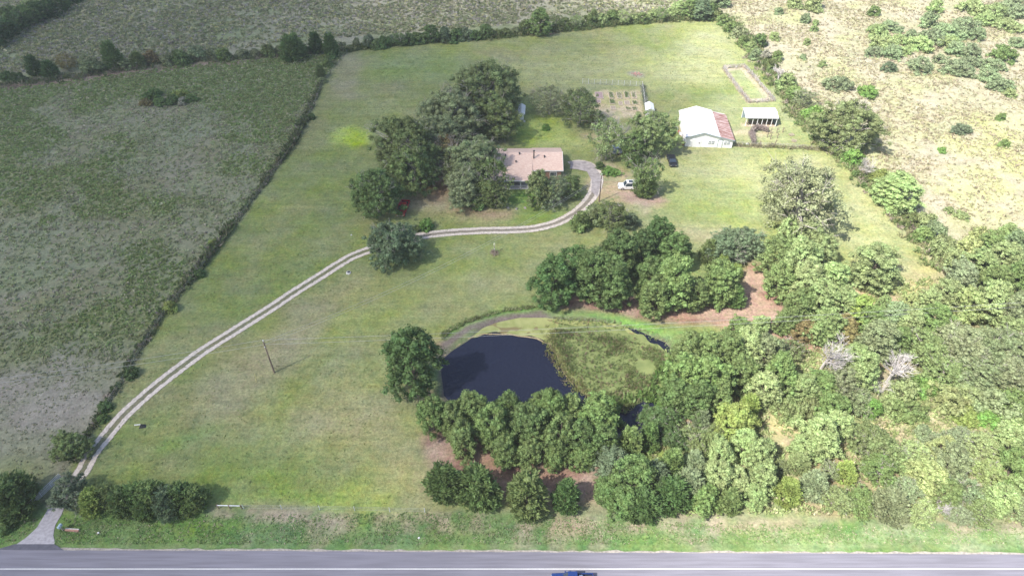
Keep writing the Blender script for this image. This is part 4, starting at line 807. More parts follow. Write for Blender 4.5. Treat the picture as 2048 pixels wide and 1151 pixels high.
# garden beds
M_SOIL = mat('garden_soil', (.38, .31, .24), .95, noise=.25); M_BORDER = mat('bed_border', (.58, .50, .38), .9, noise=.1)
beds = [(1222, 192, 1.2, 3.4, 2), (1238, 192, 1.2, 3.4, 1), (1253, 191.5, 1.2, 3.4, 3), (1267.5, 192, 1.2, 3.4, 1), (1224, 205, 1.2, 2.2, 3), (1241, 208, 1.0, 2.0, 0), (1254, 207, 1.3, 2.2, 0), (1269, 207, 1.2, 1.9, 2),
        (1226, 217, 1.2, 2.0, 0), (1256, 219, 1.3, 1.6, 1), (1269, 219, 1.3, 2.2, 1), (1198, 192, 2.0, 3.8, 0), (1195, 204, 1.6, 1.8, 0)]
words = ['first', 'second', 'third', 'fourth']
for i, (u, v, wx, wy, k) in enumerate(beds):
    q = G(u, v); row = 'far' if i < 4 else 'middle' if i < 8 else 'near' if i < 11 else 'left'; nth = words[i if i < 4 else i - 4 if i < 8 else i - 8 if i < 11 else i - 11]
    e_ = empty('garden_bed', (q.x, q.y, .02), 0, f'{nth} raised garden bed from the left in the {row} row' if row != 'left' else f'bare mauve soil bed at the left end of the garden, {"far" if i == 11 else "near"} one', 'garden bed', 'raised beds in the vegetable garden')
    mb = MB(); t_ = .12
    mb.box((0, -wy / 2, .14), (wx + t_, t_, .28)); mb.box((0, wy / 2, .14), (wx + t_, t_, .28)); mb.box((-wx / 2, 0, .14), (t_, wy - t_, .27)); mb.box((wx / 2, 0, .14), (t_, wy - t_, .27)); mb.build('border', M_BORDER, e_)
    MB().box((0, 0, .11), (wx - t_, wy - t_, .2)).build('soil', M_SOIL if i < 11 else mat('mauve_soil', (.36, .26, .25), .95, noise=.15), e_)
    if k:
        n = 45 * k; b0 = np.stack([(rs.rand(n) - .5) * (wx - .3), (rs.rand(n) - .5) * (wy - .3), np.full(n, .2)], 1); D = unit(rs.randn(n, 3) * .5 + np.array([0, 0, 1])); U = unit(np.cross(D, rs.randn(n, 3)))
        V_, F_ = kites(b0, D, U, .25 + .3 * rs.rand(n), .12 + .14 * rs.rand(n)); me = np_mesh('crop', V_, [F_], [M_LEAF], {'tint': ('FLOAT', 'POINT', np.repeat(.7 + .6 * rs.rand(n), 4))}); o_ = link(bpy.data.objects.new('crop', me), e_); o_.color = (.24, .32, .14, 1)
e_ = empty('brick_pile', G(1273, 148), 0, 'small heap of pinkish bricks on a bare patch of the back lawn', 'bricks')
mb = MB()
for i in range(26): mb.box((random.gauss(0, .7), random.gauss(0, .5), .08 + .1 * random.random()), (.4, .22, .14), random.uniform(0, 3))
mb.build('bricks', mat('pink_brick', (.48, .27, .23), .9, noise=.15), e_)
# birdhouse, mailbox, drains
e_ = empty('birdhouse_pole', G(989, 505), 0, 'pale birdhouse pole rising from a dry grass clump below the drive', 'birdhouse')
MB().tube((0, 0, 0), (0, 0, 2.0), .07, n=6).build('post', M_GWOOD, e_); MB().prism([(-.16, 2.0), (.16, 2.0), (.16, 2.3), (0, 2.45), (-.16, 2.3)], -.15, .15, 'y').build('birdhouse', mat('cream_paint', (.62, .62, .45), .6), e_)
MB().box((0, 0, 1.0), (.24, .2, .12)).build('bracket', mat('cream_paint_b', (.6, .6, .5), .6), e_)
n = 260; q = G(989, 507); b0 = np.stack([rs.randn(n) * .42, rs.randn(n) * .42, rs.rand(n) * .15], 1); D = unit(rs.randn(n, 3) * .6 + np.array([0, 0, .9])); U = unit(np.cross(D, rs.randn(n, 3)))
V_, F_ = kites(b0, D, U, .4 + .3 * rs.rand(n), .06 + .08 * rs.rand(n)); me = np_mesh('dry_clump', V_, [F_], [M_LEAF], {'tint': ('FLOAT', 'POINT', np.repeat(.7 + .6 * rs.rand(n), 4))})
o_ = link(bpy.data.objects.new('dry_grass_clump', me)); o_.location = (q.x, q.y, gz(q.x, q.y)); o_.color = (.42, .35, .28, 1); tag(o_, 'round clump of dry pinkish grass at the foot of the birdhouse pole', 'grass clump')
q = G(127, 1060); e_ = empty('mailbox', (q.x, q.y, 0), R(-10), 'pale blue mailbox standing beside the drive mouth', 'mailbox')
MB().box((0, 0, .5), (.12, .12, 1.0)).build('post', M_GWOOD, e_); mb = MB(); mb.prism([(-.2, 1.0), (.2, 1.0), (.2, 1.25), (.12, 1.38), (-.12, 1.38), (-.2, 1.25)], -.32, .32, 'y'); mb.build('box', mat('pale_blue', (.33, .44, .52), .5), e_, .02)
MB().box((.24, -.1, 1.35), (.03, .06, .25)).build('flag', mat('flag_grey', (.7, .7, .72), .5), e_)
q = G(145, 1061); e_ = empty('timber_beam', (q.x, q.y, 0), R(-3), 'short reddish timber with white edge lying right of the mailbox', 'timber')
MB().box((0, 0, .14), (1.9, .22, .24)).build('beam', mat('red_wood', (.36, .20, .16), .9), e_); MB().box((0, .16, .2), (1.9, .09, .3)).build('edge_board', M_STONE, e_)
q = G(284, 853); e_ = empty('well_cover', (q.x, q.y, gz(q.x, q.y)), 0, 'dark pointed cover with a white pipe right of the two-track drive', 'well cover')
mb = MB(); mb.add([(-.35, -.4, 0), (.7, -.2, 0), (.5, .45, 0), (-.3, .35, 0), (.1, 0, .7)], [(0, 1, 4), (1, 2, 4), (2, 3, 4), (3, 0, 4), (3, 2, 1, 0)]); mb.build('cover', M_DARK, e_); MB().tube((-1.1, .1, .3), (-.2, .2, .3), .08, n=8).build('pipe', M_WHITE, e_)
q = G(697, 545); e_ = empty('valve_box', (q.x, q.y, gz(q.x, q.y)), 0, 'small concrete ring with dark opening on the lawn below the drive', 'valve box')
mb = MB(); mb.tube((0, 0, 0), (0, 0, .22), .5, .45, 12); mb.build('ring', M_STONE, e_); mb = MB(); mb.tube((.05, .08, .2), (.05, .08, .235), .3, n=12); mb.build('opening', M_DARK, e_)
for u, v, l in [(703, 470, 'white stone lying alone on the lawn left of the round grey-green tree'), (838, 1075, 'small white litter scrap in the green verge left of centre'), (197, 1065, 'small white scrap on the verge right of the mailbox')]:
    q = G(u, v); mb = MB(); mb.box((0, 0, .08), (.32, .24, .18), .5, (.6, .7)); o_ = mb.build('stone', M_WHITE, None, .03); o_.location = (q.x, q.y, gz(q.x, q.y)); tag(o_, l, 'stone')
p = scatter(LAWN, .9, (14, 61, .50, .25), 51); p = p[(sdf(p[:, 0], p[:, 1], px(POND)) < -2)]
tufts('lawn_weeds', p, pick(len(p), [(.19, .25, .08), (.28, .30, .14), (.15, .21, .07)], [3, 2, 2]), .16 + .16 * rs.rand(len(p)), .06 + .07 * rs.rand(len(p)), 5, 'short coarser grass clumps scattered over the mown lawn', 'grass', upright=.2, wd=.7)
for i, (u, v) in enumerate([(1016, 416), (1033, 418), (1050, 416)]):
    q = G(u, v); mb = MB(); mb.box((0, 0, .12), (.7, .5, .28), i, (.7, .7)); o_ = mb.build('stone', M_GWOOD, None, .05); o_.location = (q.x, q.y, 0); tag(o_, ['leftmost', 'middle', 'rightmost'][i] + ' of three dull stones at the lawn edge before the porch', 'stone', 'stones before the porch')

# ------------------------------------------------------------------ trees and shrubs
ICO = None
def ico():
    global ICO
    if ICO is None:
        import bmesh
        bm = bmesh.new(); bmesh.ops.create_icosphere(bm, subdivisions=1, radius=1.0)
        ICO = (np.array([v.co[:] for v in bm.verts]), np.array([[v.index for v in f.verts] for f in bm.faces])); bm.free()
    return ICO
def crown_mesh(name, kind, seed):
    """unit tree meshes at real size; returns (crown mesh, trunk mesh, radius, height)"""
    r_ = np.random.RandomState(seed); rp = random.Random(seed)
    P = {'P': (4.0, 11.5, .10, 250, (.40, .85), 40, .29, .17), 'O': (6.5, 11.5, .14, 430, (.45, 1.05), 50, .27, .17), 'C': (2.3, 7.0, .03, 110, (.35, .7), 30, .34, .12), 'S': (1.8, 2.7, .0, 55, (.35, .65), 34, .26, .2),
         'T': (4.5, 9.0, .16, 150, (.4, .85), 30, .30, .2), 'W': (3.4, 3.4, .0, 95, (.5, .9), 36, .30, .2), 'Q': (6.5, 11.0, .12, 300, (.4, .9), 46, .25, .18)}[kind]
    r0, H, zb, ncl, (ra, rb), nl, ls, lw = P
    ph = r_.rand(6) * 6.28; amp = .13 if kind in 'SC' else .17 if kind == 'P' else .27
    def lobes(a, t): return 1 + amp * np.sin(a * 2 + ph[0] + t * 2) + amp * .8 * np.sin(a * 3 + ph[1] - t * 4) + amp * .5 * np.sin(a * 5 + ph[2] + t * 7)
    t = r_.rand(ncl) ** (.85 if kind != 'C' else 1.15); a = r_.rand(ncl) * 2 * np.pi; rad = np.sqrt(r_.rand(ncl)) * .55 + .45
    if kind == 'P': prof = np.clip(np.sin(np.pi * (.18 + .76 * t)), 0, 1) ** .55 * (1.04 - .16 * t)
    elif kind in 'OQW': prof = np.sqrt(np.clip(1 - ((t - .38) / .64) ** 2, 0, 1))
    elif kind == 'T': prof = np.sqrt(np.clip(1 - ((t - .5) / .55) ** 2, 0, 1))
    elif kind == 'S': prof = np.sqrt(np.clip(1 - ((t - .3) / .74) ** 2, 0, 1))
    else: prof = np.clip((1 - t ** 1.7), .05, 1) ** .75 * np.clip(.72 + t * 1.6, 0, 1)
    # keep clumps near the envelope at the top too
    rr = r0 * prof * rad * lobes(a, t) * .86 * (1 + .10 * r_.randn(ncl)); z = H * (zb + (1 - zb) * t) * (1 + .04 * r_.randn(ncl)); cr = ra + (rb - ra) * r_.rand(ncl)
    if kind in 'OQPTSW': z = z - cr * .5
    C = np.stack([rr * np.cos(a), rr * np.sin(a), np.maximum(z, cr * .5)], 1)
    if kind == 'C':
        n = 5200; t = r_.rand(n) ** 1.1; a = r_.rand(n) * 2 * np.pi; prof = np.clip((1 - t ** 1.7), .04, 1) ** .8 * np.clip(.72 + t * 1.6, 0, 1)
        # sprays: directions quantised so that the leaves gather into upswept plumes
        ns = 230; st = r_.rand(ns) ** 1.1; sa = r_.rand(ns) * 2 * np.pi; sp_ = np.clip((1 - st ** 1.7), .04, 1) ** .8 * np.clip(.72 + st * 1.6, 0, 1)
        k = r_.randint(0, ns, n); f = r_.rand(n); base = r0 * sp_ * .62 * lobes(sa, st); sz = H * (.04 + .86 * st)
        tipd = np.stack([np.cos(sa), np.sin(sa), .75 + .7 * st], 1); tipd = unit(tipd); ln = .9 + .5 * r_.rand(ns)
        org = np.stack([base * np.cos(sa), base * np.sin(sa), sz], 1)
        Pp = org[k] + tipd[k] * (f * ln[k])[:, None] + r_.randn(n, 3) * (.17 * (1.15 - f))[:, None]
        D = unit(tipd[k] + r_.randn(n, 3) * .45); U = unit(np.cross(D, r_.randn(n, 3))); V_, F_ = kites(Pp, D, U, .30 + .25 * r_.rand(n), .11 + .09 * r_.rand(n))
        tint = (.72 + .5 * r_.rand(ns))[k] * (.85 + .3 * r_.rand(n))
    else:
        n = ncl * nl; k = np.repeat(np.arange(ncl), nl); d = r_.randn(n, 3); d[:, 2] = d[:, 2] * .8 + .25; d = unit(d)
        Pp = C[k] + d * (cr[k] * (.70 + .42 * r_.rand(n)))[:, None] * np.array([1, 1, .8])
        nrm = unit(d + r_.randn(n, 3) * .75); D = unit(np.cross(nrm, r_.randn(n, 3))); U = np.cross(nrm, D); L = ls * (.65 + .7 * r_.rand(n))
        V_, F_ = kites(Pp - D * L[:, None] * .5, D, U, L, L * lw / ls * (.8 + .4 * r_.rand(n)) * 1.15)
        tint = (.66 + .68 * r_.rand(ncl))[k] * (.78 + .44 * r_.rand(n))
    # solid hearts of the clumps
    iv, if_ = ico(); m = len(C); hr = (.62 if kind not in 'TQ' else .42) * cr
    jit = 1 + .25 * (r_.rand(m, len(iv)) - .5); hv = C[:, None, :] * (np.array([.80, .80, .93]) if kind == 'C' else 1) + iv[None] * (hr[:, None] * jit)[:, :, None] * np.array([1, 1, .85])
    hf = (if_[None] + (np.arange(m) * len(iv))[:, None, None]).reshape(-1, 3) + len(V_)
    Va = np.concatenate([V_, hv.reshape(-1, 3)]); tt = np.concatenate([np.repeat(tint, 4), np.repeat(.75 + .3 * r_.rand(m), len(iv))])
    cm = np_mesh(name, Va, [F_, hf], [M_LEAF], {'tint': ('FLOAT', 'POINT', tt)})
    mb = MB(); tr = {'P': .22, 'O': .42, 'Q': .42, 'C': .12, 'S': .06, 'T': .18, 'W': .08}[kind]
    bend = Vector((rp.uniform(-.3, .3), rp.uniform(-.3, .3), 0)); top = H * (.9 if kind in 'PC' else .62)
    segs = [Vector((0, 0, 0)) + bend * (i / 6) ** 2 * 2 + Vector((0, 0, top * i / 6)) for i in range(7)]
    for i in range(6): mb.tube(segs[i], segs[i + 1], tr * (1 - .14 * i), tr * (1 - .14 * (i + 1)), 7, False)
    for j in range({'P': 14, 'O': 26, 'Q': 30, 'C': 5, 'S': 6, 'T': 22, 'W': 9}[kind]):
        c_ = Vector(C[rp.randrange(m)]); s_ = segs[min(5, max(1, int(c_.z / max(.1, top) * 4)))]; mid = s_.lerp(c_, .5) + Vector((0, 0, .3))
        mb.tube(s_, mid, tr * .4, tr * .26, 5, False); mb.tube(mid, c_, tr * .26, .05, 5, False)
        if kind in 'OQT':
            o_ = Vector((c_.x, c_.y, (c_.z - H * .45) * 1.3)).normalized()
            for jj in range(4):
                d_ = (o_ + Vector((rp.gauss(0, .6), rp.gauss(0, .6), rp.gauss(.1, .5)))).normalized(); q_ = c_ + d_ * rp.uniform(1.0, 1.9); mb.tube(c_, q_, .05, .022, 3, False); mb.tube(q_, q_ + d_ * .4 + Vector((rp.gauss(0, .4), rp.gauss(0, .4), rp.gauss(0, .3))), .022, .012, 3, False)
    me = bpy.data.meshes.new(name + '_trunk'); me.from_pydata([tuple(p) for p in mb.v], [], mb.f); me.update(); me.materials.append(M_BARKP if kind in 'TQO' else M_BARK)
    return cm, me, r0, H
def bare_mesh(seed, spread=.6, H=7.0, depth_=5):
    rp = random.Random(seed); mb = MB()
    def grow_(p, d, L, r, k):
        q = p + d * L; mb.tube(p, q, r, r * .7, 5 if k < 2 else 3, False)
        if k >= depth_: return
        for i in range(4 if k < 3 else 3):
            e = (d + Vector((rp.gauss(0, spread), rp.gauss(0, spread), rp.gauss(.12, spread * .5)))).normalized()
            grow_(p + d * L * (1 if i == 0 else rp.uniform(.4, .95)), e, L * rp.uniform(.6, .85), r * .58, k + 1)
    grow_(Vector((0, 0, -.1)), Vector((rp.uniform(-.1, .1), rp.uniform(-.1, .1), 1)).normalized(), H * .30, H * .024, 0)
    me = bpy.data.meshes.new('branches'); me.from_pydata([tuple(p) for p in mb.v], [], mb.f); me.update(); me.materials.append(M_DEAD); return me
VAR = {}
for kd, n_ in (('P', 8), ('O', 6), ('C', 5), ('S', 5), ('T', 4), ('W', 4), ('Q', 3)): VAR[kd] = [crown_mesh('crown', kd, 100 * ord(kd) + i) for i in range(n_)]
BARE = [bare_mesh(s_, .55) for s_ in (3, 8, 14)]
for b_m in BARE[:0]: pass
FOL = 1.75
COLS = {'yl': (.190, .238, .112), 'dg': (.053, .094, .034), 'mg': (.074, .120, .044), 'pg': (.105, .155, .060), 'lg': (.172, .228, .112), 'yg': (.148, .195, .062), 'bg': (.085, .120, .078), 'sg': (.140, .185, .115), 'og': (.100, .138, .056),  # light green raised: glare over the right side is put into leaf colour
        'gg': (.134, .164, .098), 'br': (.130, .115, .055), 'wg': (.170, .195, .125), 'gy': (.25, .23, .21), 'vg': (.100, .185, .050), 'og2': (.120, .158, .074)}
CNAME = {'yl': 'pale yellowish green', 'dg': 'dark green', 'mg': 'mid-green', 'pg': 'green', 'lg': 'light green', 'yg': 'yellow-green', 'bg': 'blue-green', 'sg': 'silvery green', 'og': 'olive green', 'gg': 'grey-green', 'br': 'brownish', 'wg': 'pale grey-green',
         'gy': 'grey', 'vg': 'bright green', 'og2': 'dull olive'}
KN = {'P': ('pine_tree', 'pine', 'pine tree'), 'O': ('oak_tree', 'oak', 'oak tree'), 'C': ('cedar_tree', 'cedar', 'cedar tree'), 'S': ('shrub', 'shrub', 'shrub'), 'T': ('broadleaf_tree', 'thin-crowned tree', 'tree'),
      'W': ('thicket', 'low thicket', 'thicket'), 'Q': ('oak_tree', 'airy oak', 'oak tree'), 'B': ('dead_tree', 'leafless tree', 'dead tree')}
ASP = {'P': 2.75, 'O': 1.75, 'C': 3.0, 'S': 1.5, 'T': 2.0, 'W': .95, 'Q': 1.6, 'B': 3.3}
ORD = ['first', 'second', 'third', 'fourth', 'fifth', 'sixth', 'seventh', 'eighth', 'ninth', 'tenth', 'eleventh', 'twelfth', 'thirteenth', 'fourteenth', 'fifteenth', 'sixteenth', 'seventeenth', 'eighteenth', 'nineteenth',
       'twentieth', 'twenty-first', 'twenty-second', 'twenty-third', 'twenty-fourth', 'twenty-fifth', 'twenty-sixth', 'twenty-seventh', 'twenty-eighth', 'twenty-ninth', 'thirtieth']
ORD += ['thirty-' + o for o in ORD[:9]] + ['fortieth'] + ['forty-' + o for o in ORD[:9]] + ['fiftieth']
ctr = {}
def plant(u, v, rpx, kd, ck, label, group, asp=1.0):
    asp *= ASP[kd]; zc = 1.0
    for _ in range(4):
        q = G(u, v, zc); r = rpx * depth(q) / F_PX; Ht = r * asp; zc = Ht * (.54 if kd in 'PC' else .58 if kd in 'OQTB' else .5)
    nm, _, cat = KN[kd]; i = ctr.get(kd, 0); ctr[kd] = i + 1
    e_ = empty(nm, (q.x, q.y, gz(q.x, q.y) - .05), i * 2.399, label, cat, group)
    if kd == 'B':
        e_.scale = (Ht / 6.2,) * 3; link(bpy.data.objects.new('branches', BARE[i % 3]), e_); return e_
    cm, tm, r0, H0 = VAR[kd][i % len(VAR[kd])]; k_ = random.Random(i * 13 + 5).uniform(.90, 1.12); e_.scale = (r / r0 * 1.05 * k_, r / r0 * 1.05 / k_, Ht / H0)
    c_ = link(bpy.data.objects.new('crown' if kd not in 'SW' else 'foliage', cm), e_); b_ = tuple(min(.42, q_ * FOL * w_ + .012) for q_, w_ in zip(COLS[ck], (1.04, 1.0, .84))); h_ = random.Random(i * 7 + ord(kd))
    s_ = h_.uniform(.88, 1.14); g_ = h_.uniform(.95, 1.06); c_.color = (b_[0] * s_, b_[1] * s_ * g_, b_[2] * s_, 1)
    link(bpy.data.objects.new('trunk' if kd not in 'SW' else 'stems', tm), e_)
    return e_
# rows: (u, v, radius_px, kind, colour) listed left to right; the row phrase makes each label
def row(items, phrase, group):
    if 'far dry field' in phrase: items = [(a[0], a[1], a[2], a[3], {'pg': 'sg', 'mg': 'pg', 'gg': 'sg', 'lg': 'lg'}.get(a[4], a[4]), *a[5:]) for a in items]  # far shrubs get paler greens: the hazy veil is put into leaf colour
    if 'right part' in phrase or 'touching' in phrase or 'brambles' in phrase or 'right of the lone' in phrase:
        alt = {0: 'lg', 1: 'pg', 2: 'lg', 3: 'sg', 4: 'lg', 5: 'gg', 6: 'yl'}
        items = [(a[0], a[1], a[2] * (.98 - .10 * (i % 2)), a[3], alt[(i * 3) % 7] if a[4] == 'lg' else a[4], *a[5:]) for i, a in enumerate(items)]
    assert len(phrase.split()) <= 9, phrase
    items = sorted(items, key=lambda t: t[0])
    for i, it in enumerate(items):
        u, v, r, kd, ck = it[:5]; asp = it[5] if len(it) > 5 else 1.0; extra = it[6] if len(it) > 6 else None
        plant(u, v, r, kd, ck, extra or f"{CNAME[ck]} {KN[kd][1]}, {ORD[i]} from left {phrase}", group, asp)
row([(12, 152, 13, 'S', 'dg'), (35, 155, 13, 'S', 'dg'), (65, 130, 15, 'C', 'dg', .9), (97, 137, 15, 'C', 'dg', .75), (130, 122, 20, 'T', 'br', .8), (183, 132, 20, 'S', 'gg'), (222, 110, 17, 'C', 'mg', 1.1), (250, 128, 14, 'S', 'gg'), (274, 118, 14, 'C', 'og', .75),
     (302, 114, 16, 'S', 'br'), (333, 118, 14, 'S', 'gg'), (360, 115, 18, 'S', 'mg'), (392, 106, 19, 'S', 'sg', .9), (420, 108, 12, 'S', 'gg'), (447, 109, 15, 'S', 'pg'), (485, 106, 14, 'S', 'gg', .7), (510, 106, 12, 'S', 'gg', .7), (535, 102, 15, 'S', 'og'), (560, 100, 11, 'S', 'gg')],
    'in the row beyond the left pasture', 'trees along the far edge of the left pasture')
row([(583, 92, 27, 'C', 'mg', .62), (605, 100, 11, 'S', 'og'), (630, 84, 14, 'C', 'dg'), (660, 88, 15, 'C', 'dg', 1.0), (640, 142, 9, 'C', 'og'), (655, 122, 12, 'S', 'mg'), (664, 106, 12, 'S', 'dg'), (645, 160, 8, 'S', 'gg')], 'near the pasture corner', 'trees at the far corner of the left pasture')
row([(8, 55, 24, 'P', 'dg', .6), (30, 40, 20, 'O', 'dg'), (50, 28, 22, 'O', 'mg'), (72, 22, 22, 'P', 'dg', .6), (95, 14, 20, 'O', 'dg'), (118, 4, 18, 'O', 'mg'), (15, 30, 20, 'S', 'mg'), (60, 8, 20, 'S', 'lg'), (138, -6, 16, 'S', 'dg'), (-15, 68, 24, 'O', 'dg')], 'in the slanting row at top left', 'trees at the top left corner')
row([(713, 84, 9, 'T', 'og'), (737, 82, 13, 'P', 'bg', .7), (752, 88, 12, 'S', 'mg'), (768, 84, 14, 'S', 'dg'), (785, 80, 13, 'S', 'bg'), (800, 78, 13, 'T', 'mg'), (818, 78, 14, 'S', 'dg'), (835, 76, 15, 'S', 'mg'), (862, 66, 19, 'P', 'dg', .62), (888, 68, 15, 'P', 'bg', .7), (912, 70, 16, 'S', 'dg'), (930, 68, 15, 'S', 'bg'),
     (950, 70, 12, 'S', 'mg'), (972, 62, 14, 'P', 'mg', .7), (995, 66, 9, 'S', 'og'), (1012, 64, 10, 'S', 'og'), (1030, 62, 10, 'S', 'gg'), (1050, 52, 14, 'S', 'og'), (1080, 43, 25, 'P', 'pg', .72), (1112, 42, 12, 'T', 'og'), (1130, 46, 13, 'S', 'pg'), (1153, 42, 14, 'T', 'lg', .9), (1178, 40, 14, 'S', 'pg'), (1188, 32, 9, 'C', 'lg'),
     (1205, 38, 13, 'S', 'lg'), (1225, 32, 15, 'S', 'pg'), (1247, 32, 14, 'T', 'lg'), (1268, 36, 12, 'S', 'lg'), (1285, 34, 12, 'S', 'pg'), (1303, 30, 13, 'S', 'lg'), (1322, 28, 13, 'T', 'pg'), (1340, 26, 12, 'S', 'lg'), (1358, 18, 16, 'P', 'lg', .7), (1380, 16, 19, 'P', 'pg', .72), (1402, 16, 22, 'P', 'bg', .7), (1425, 20, 16, 'S', 'mg')],
    'in the hedgerow behind the lawn', 'trees in the hedgerow behind the lawn')
row([(1436, 30, 12, 'S', 'og'), (1447, 40, 13, 'S', 'pg'), (1462, 52, 13, 'S', 'og'), (1478, 64, 14, 'S', 'gg'), (1488, 82, 14, 'S', 'og'), (1504, 92, 13, 'S', 'lg'), (1520, 80, 16, 'S', 'mg'), (1512, 108, 13, 'S', 'sg'), (1530, 110, 12, 'S', 'gy'), (1543, 128, 14, 'S', 'og'), (1556, 112, 12, 'S', 'pg'), (1562, 140, 14, 'B', 'gy'), (1575, 162, 20, 'S', 'lg'),
     (1592, 185, 17, 'S', 'pg'), (1612, 195, 22, 'T', 'gg', .8), (1628, 226, 20, 'S', 'vg'), (1648, 248, 17, 'S', 'mg'), (1700, 248, 56, 'O', 'og2', 1.0, 'tallest broad round tree standing in the hedgerow right of the carport'), (1668, 268, 14, 'S', 'pg'), (1685, 300, 14, 'S', 'pg'), (1708, 312, 20, 'S', 'vg'), (1738, 330, 20, 'B', 'gy', .8), (1760, 352, 20, 'S', 'yg'),
     (1797, 382, 44, 'P', 'lg', .62, 'broad light green pine in the hedgerow below the tallest hedgerow tree'), (1768, 372, 18, 'S', 'lg'), (1810, 420, 17, 'S', 'gg'), (1828, 438, 16, 'S', 'og'), (1855, 440, 22, 'S', 'lg'), (1872, 462, 24, 'S', 'sg'), (1850, 470, 20, 'S', 'pg'), (1888, 490, 24, 'S', 'lg')],
    'along the right boundary of the lawn', 'bushes along the right boundary of the lawn')
row([(1440, -4, 20, 'S', 'gg'), (1558, 21, 9, 'S', 'pg'), (1590, 2, 16, 'S', 'lg'), (1630, 3, 20, 'S', 'lg'), (1612, 36, 11, 'S', 'pg'), (1629, 57, 8, 'S', 'lg'), (1631, 45, 7, 'S', 'lg'), (1550, 73, 10, 'S', 'lg'), (1614, 84, 8, 'S', 'lg'), (1606, 114, 7, 'S', 'pg'), (1645, 128, 8, 'S', 'lg'), (1748, 22, 12, 'S', 'mg'), (1858, 38, 18, 'S', 'pg'), (1872, 12, 15, 'S', 'lg'),
     (1678, 165, 24, 'W', 'pg'), (1736, 182, 20, 'W', 'vg'), (1780, 134, 13, 'S', 'bg'), (1820, 70, 13, 'S', 'pg'), (1843, 130, 26, 'W', 'pg'), (1879, 117, 11, 'S', 'pg'), (1757, 62, 22, 'W', 'lg'), (1784, 52, 18, 'W', 'pg'), (1768, 84, 26, 'W', 'lg'), (1800, 78, 16, 'W', 'lg'), (1748, 103, 18, 'W', 'pg'), (1785, 102, 22, 'W', 'pg'), (1808, 100, 15, 'W', 'lg'), (1840, 86, 26, 'W', 'lg'),
     (1868, 72, 24, 'W', 'pg'), (1900, 62, 26, 'W', 'gg'), (1930, 48, 26, 'W', 'pg'), (1955, 66, 20, 'W', 'gg'), (1896, 82, 20, 'W', 'lg'), (1912, 96, 22, 'W', 'pg'), (1945, 102, 24, 'W', 'pg'), (1915, 134, 28, 'W', 'pg'), (1942, 122, 18, 'W', 'gg'), (1985, 128, 22, 'W', 'pg'), (1978, 150, 22, 'W', 'pg'), (2003, 168, 22, 'W', 'pg'), (2022, 184, 14, 'W', 'lg'), (2012, 106, 26, 'W', 'mg'),
     (1950, 14, 26, 'W', 'lg'), (1990, 22, 26, 'W', 'lg'), (2025, 20, 26, 'W', 'gg'), (2020, 50, 22, 'W', 'lg'), (1975, 40, 20, 'W', 'lg'), (2040, 8, 22, 'W', 'pg'), (2035, 84, 16, 'W', 'gg')],
    'in the far dry field', 'shrubs scattered in the dry field')
row([(1923, 257, 18, 'W', 'bg'), (2009, 286, 10, 'S', 'pg'), (1885, 299, 9, 'W', 'vg'), (2003, 232, 9, 'S', 'pg'), (1925, 430, 14, 'W', 'lg'), (1900, 420, 9, 'S', 'lg')], 'in the near dry field', 'shrubs in the near part of the dry field')
# left boundary and pasture
row([(340, 612, 15, 'S', 'yg', .9), (427, 484, 10, 'S', 'yg', .8), (262, 745, 15, 'S', 'dg', .8), (208, 812, 15, 'S', 'dg', .7), (398, 545, 12, 'S', 'dg', .8), (622, 232, 9, 'S', 'dg', .8), (205, 835, 11, 'S', 'mg', .8)], 'along the overgrown left fence', 'bushes on the fence left of the drive')
row([(305, 188, 17, 'W', 'mg'), (322, 202, 15, 'W', 'mg'), (344, 198, 15, 'W', 'mg'), (292, 204, 12, 'W', 'br'), (360, 186, 14, 'W', 'yg'), (380, 196, 14, 'W', 'mg'), (365, 200, 12, 'W', 'gy')], 'in the clump inside the left pasture', 'shrubs of the clump in the left pasture')
